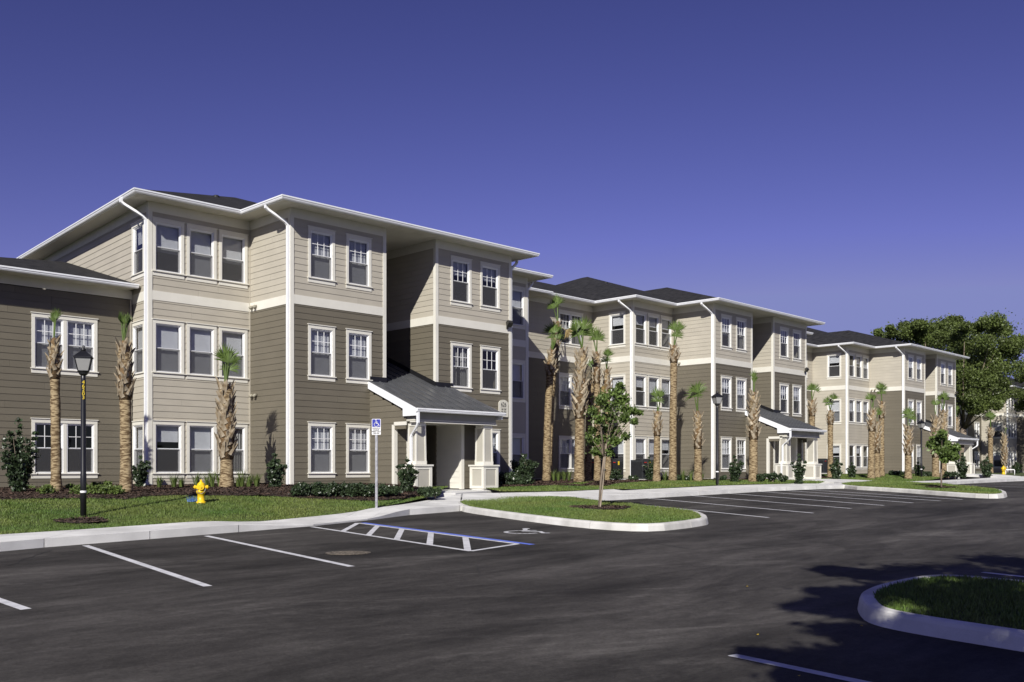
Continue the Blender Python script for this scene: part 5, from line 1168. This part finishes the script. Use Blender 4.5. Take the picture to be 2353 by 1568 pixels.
# ------------------------------------------------------------------ accessible parking sign
x, y = G(865, 1167, top15); z = lawn_h(x, y); k = y/FOC; sg = empty('parking_sign', (x, y, z), R(0)); tag(sg, 'blue and white disabled parking sign on a steel post beside the walk', 'sign')
zt = EYE+(HCY-963)*k-z; rx = math.radians(0)
post = MB(); post.box(-.028, .028, -.018, .0, -.1, zt-.05); post.box(-.034, -.022, .0, .02, -.1, zt-.05); post.box(.022, .034, .0, .02, -.1, zt-.05); post.build('post', M['galv'], sg)
pw_, ph = .125, .255*1.62
z0 = zt-36.5*k; 
def rrect(mb, x0, x1, z0, z1, r_, y0, y1):
    pts = []
    for cx, cz, a0 in ((x1-r_, z0+r_, -90), (x1-r_, z1-r_, 0), (x0+r_, z1-r_, 90), (x0+r_, z0+r_, 180)):
        for k_ in range(5): a = R(a0+k_*22.5); pts.append((cx+r_*math.cos(a), cz+r_*math.sin(a)))
    n = len(pts); mb.add([(p[0], y0, p[1]) for p in pts]+[(p[0], y1, p[1]) for p in pts], [tuple(range(n)), tuple(range(2*n-1, n-1, -1))]+[(i+n, (i+1) % n+n, (i+1) % n, i) for i in range(n)]); return mb
hw = 10.3*k; zm = zt-18.5*k
rrect(MB(), -hw, hw, z0, zt, .02, -.026, -.020).build('sign_plate', M['signwhite'], sg)
rrect(MB(), -hw+.012, hw-.012, zm, zt-.012, .012, -.029, -.0265).build('blue_panel', M['signblue'], sg)
mb = MB(); s_ = .15; cz = (zm+zt)/2-.012
def st(path, w_):
    Pp = [Vector((a*s_, b*s_+cz)) for a, b in path]
    for i in range(len(Pp)-1):
        d_ = (Pp[i+1]-Pp[i]).normalized(); n_ = Vector((-d_.y, d_.x))*w_*s_/2; e_ = d_*w_*s_*.25; mb.quad(*[(v.x, -.0305, v.y) for v in (Pp[i]-n_-e_, Pp[i+1]-n_+e_, Pp[i+1]+n_+e_, Pp[i]+n_-e_)])
st([(.34*math.cos(a)-.02, .34*math.sin(a)-.2) for a in [R(75+q*(330-75)/14) for q in range(15)]], .09); st([(-.05, .5), (-.02, .0), (.30, .0), (.42, -.36), (.54, -.32)], .10); st([(-.04, .22), (.2, .22)], .08)
mb.quad(*[(s_*(.09*math.cos(2*math.pi*q/10)-.06), -.0305, s_*(.09*math.sin(2*math.pi*q/10)+.66)+cz) for q in range(10)]); mb.build('wheelchair_symbol', M['signwhite'], sg)
for k2, s2 in enumerate(('PARKING BY', 'DISABLED', 'PERMIT ONLY', '$250 FINE')):
    link('lettering', text_mesh(s2, .045, M['ink'], sx=.8, bold=.001), sg, (0, -.029, zm-.035-.044*k2))

# ------------------------------------------------------------------ air-conditioning condensers
def condenser(x, y, z, rz, label):
    root = empty('air_conditioner', (x, y, z), rz); tag(root, label, 'air conditioner', 'dark condensers beside the blocks')
    MB().box(-.5, .5, -.5, .5, -.1, .06).build('pad', M['conc'], root); MB().box(-.40, .40, -.40, .40, .06, .98).build('cabinet', M['ac'], root)
    mb = MB()
    for k in range(16):
        zz = .14+k*.048; mb.box(-.36, .36, -.412, -.402, zz, zz+.012); mb.box(-.412, -.402, -.36, .36, zz, zz+.012)
    tag(mb.build('louvres', M['black'], root), kind='stuff')
    MB().lathe([(.34, .98), (.34, 1.02), (.28, 1.04), (.05, 1.045)], 18).build('fan_guard', M['black'], root)
    MB().box(-.30, -.14, -.416, -.413, .84, .88).build('label_sticker', M['redink'], root); MB().box(.02, .12, -.416, -.413, .74, .92).build('label_sticker', M['yellowink'], root)
for F, t_, w_, lab in ((F2, -6.7, 2.6, 'left dark condenser below the grid windows of the middle block'), (F2, -5.6, 2.2, 'right dark condenser below the grid windows of the middle block, behind the clump'), (F2, -4.6, 1.1, 'dark condenser at the corner beside the triple windows of the middle block'), (F3, -7.6, 3.2, 'left dark condenser between the middle and third blocks'), (F3, -6.3, 3.0, 'right dark condenser between the middle and third blocks')):
    p = F.P(t_, w_); condenser(p[0], p[1], lawn_h(*p)+.02, F.th-R(8), lab)
# a few fallen leaves on the asphalt
mb = MB()
for px, py in ((1717, 1349), (2093, 1413), (1835, 1572-17), (1882, 1637-3), (2136, 1440), (2490, 1500), (1740, 1460), (1980, 1440)):
    x, y = G(px, py); a = random.uniform(0, 6.28); mb.add([(x+.016*math.cos(a+q*1.57), y+.013*math.sin(a+q*1.57), pav(x, y)+.006+.006*(q % 2)) for q in range(4)], [(0, 1, 2, 3)])
tag(mb.build('fallen_leaves', M['yellowink']), 'small yellow leaves scattered on the asphalt', 'leaves', kind='stuff')
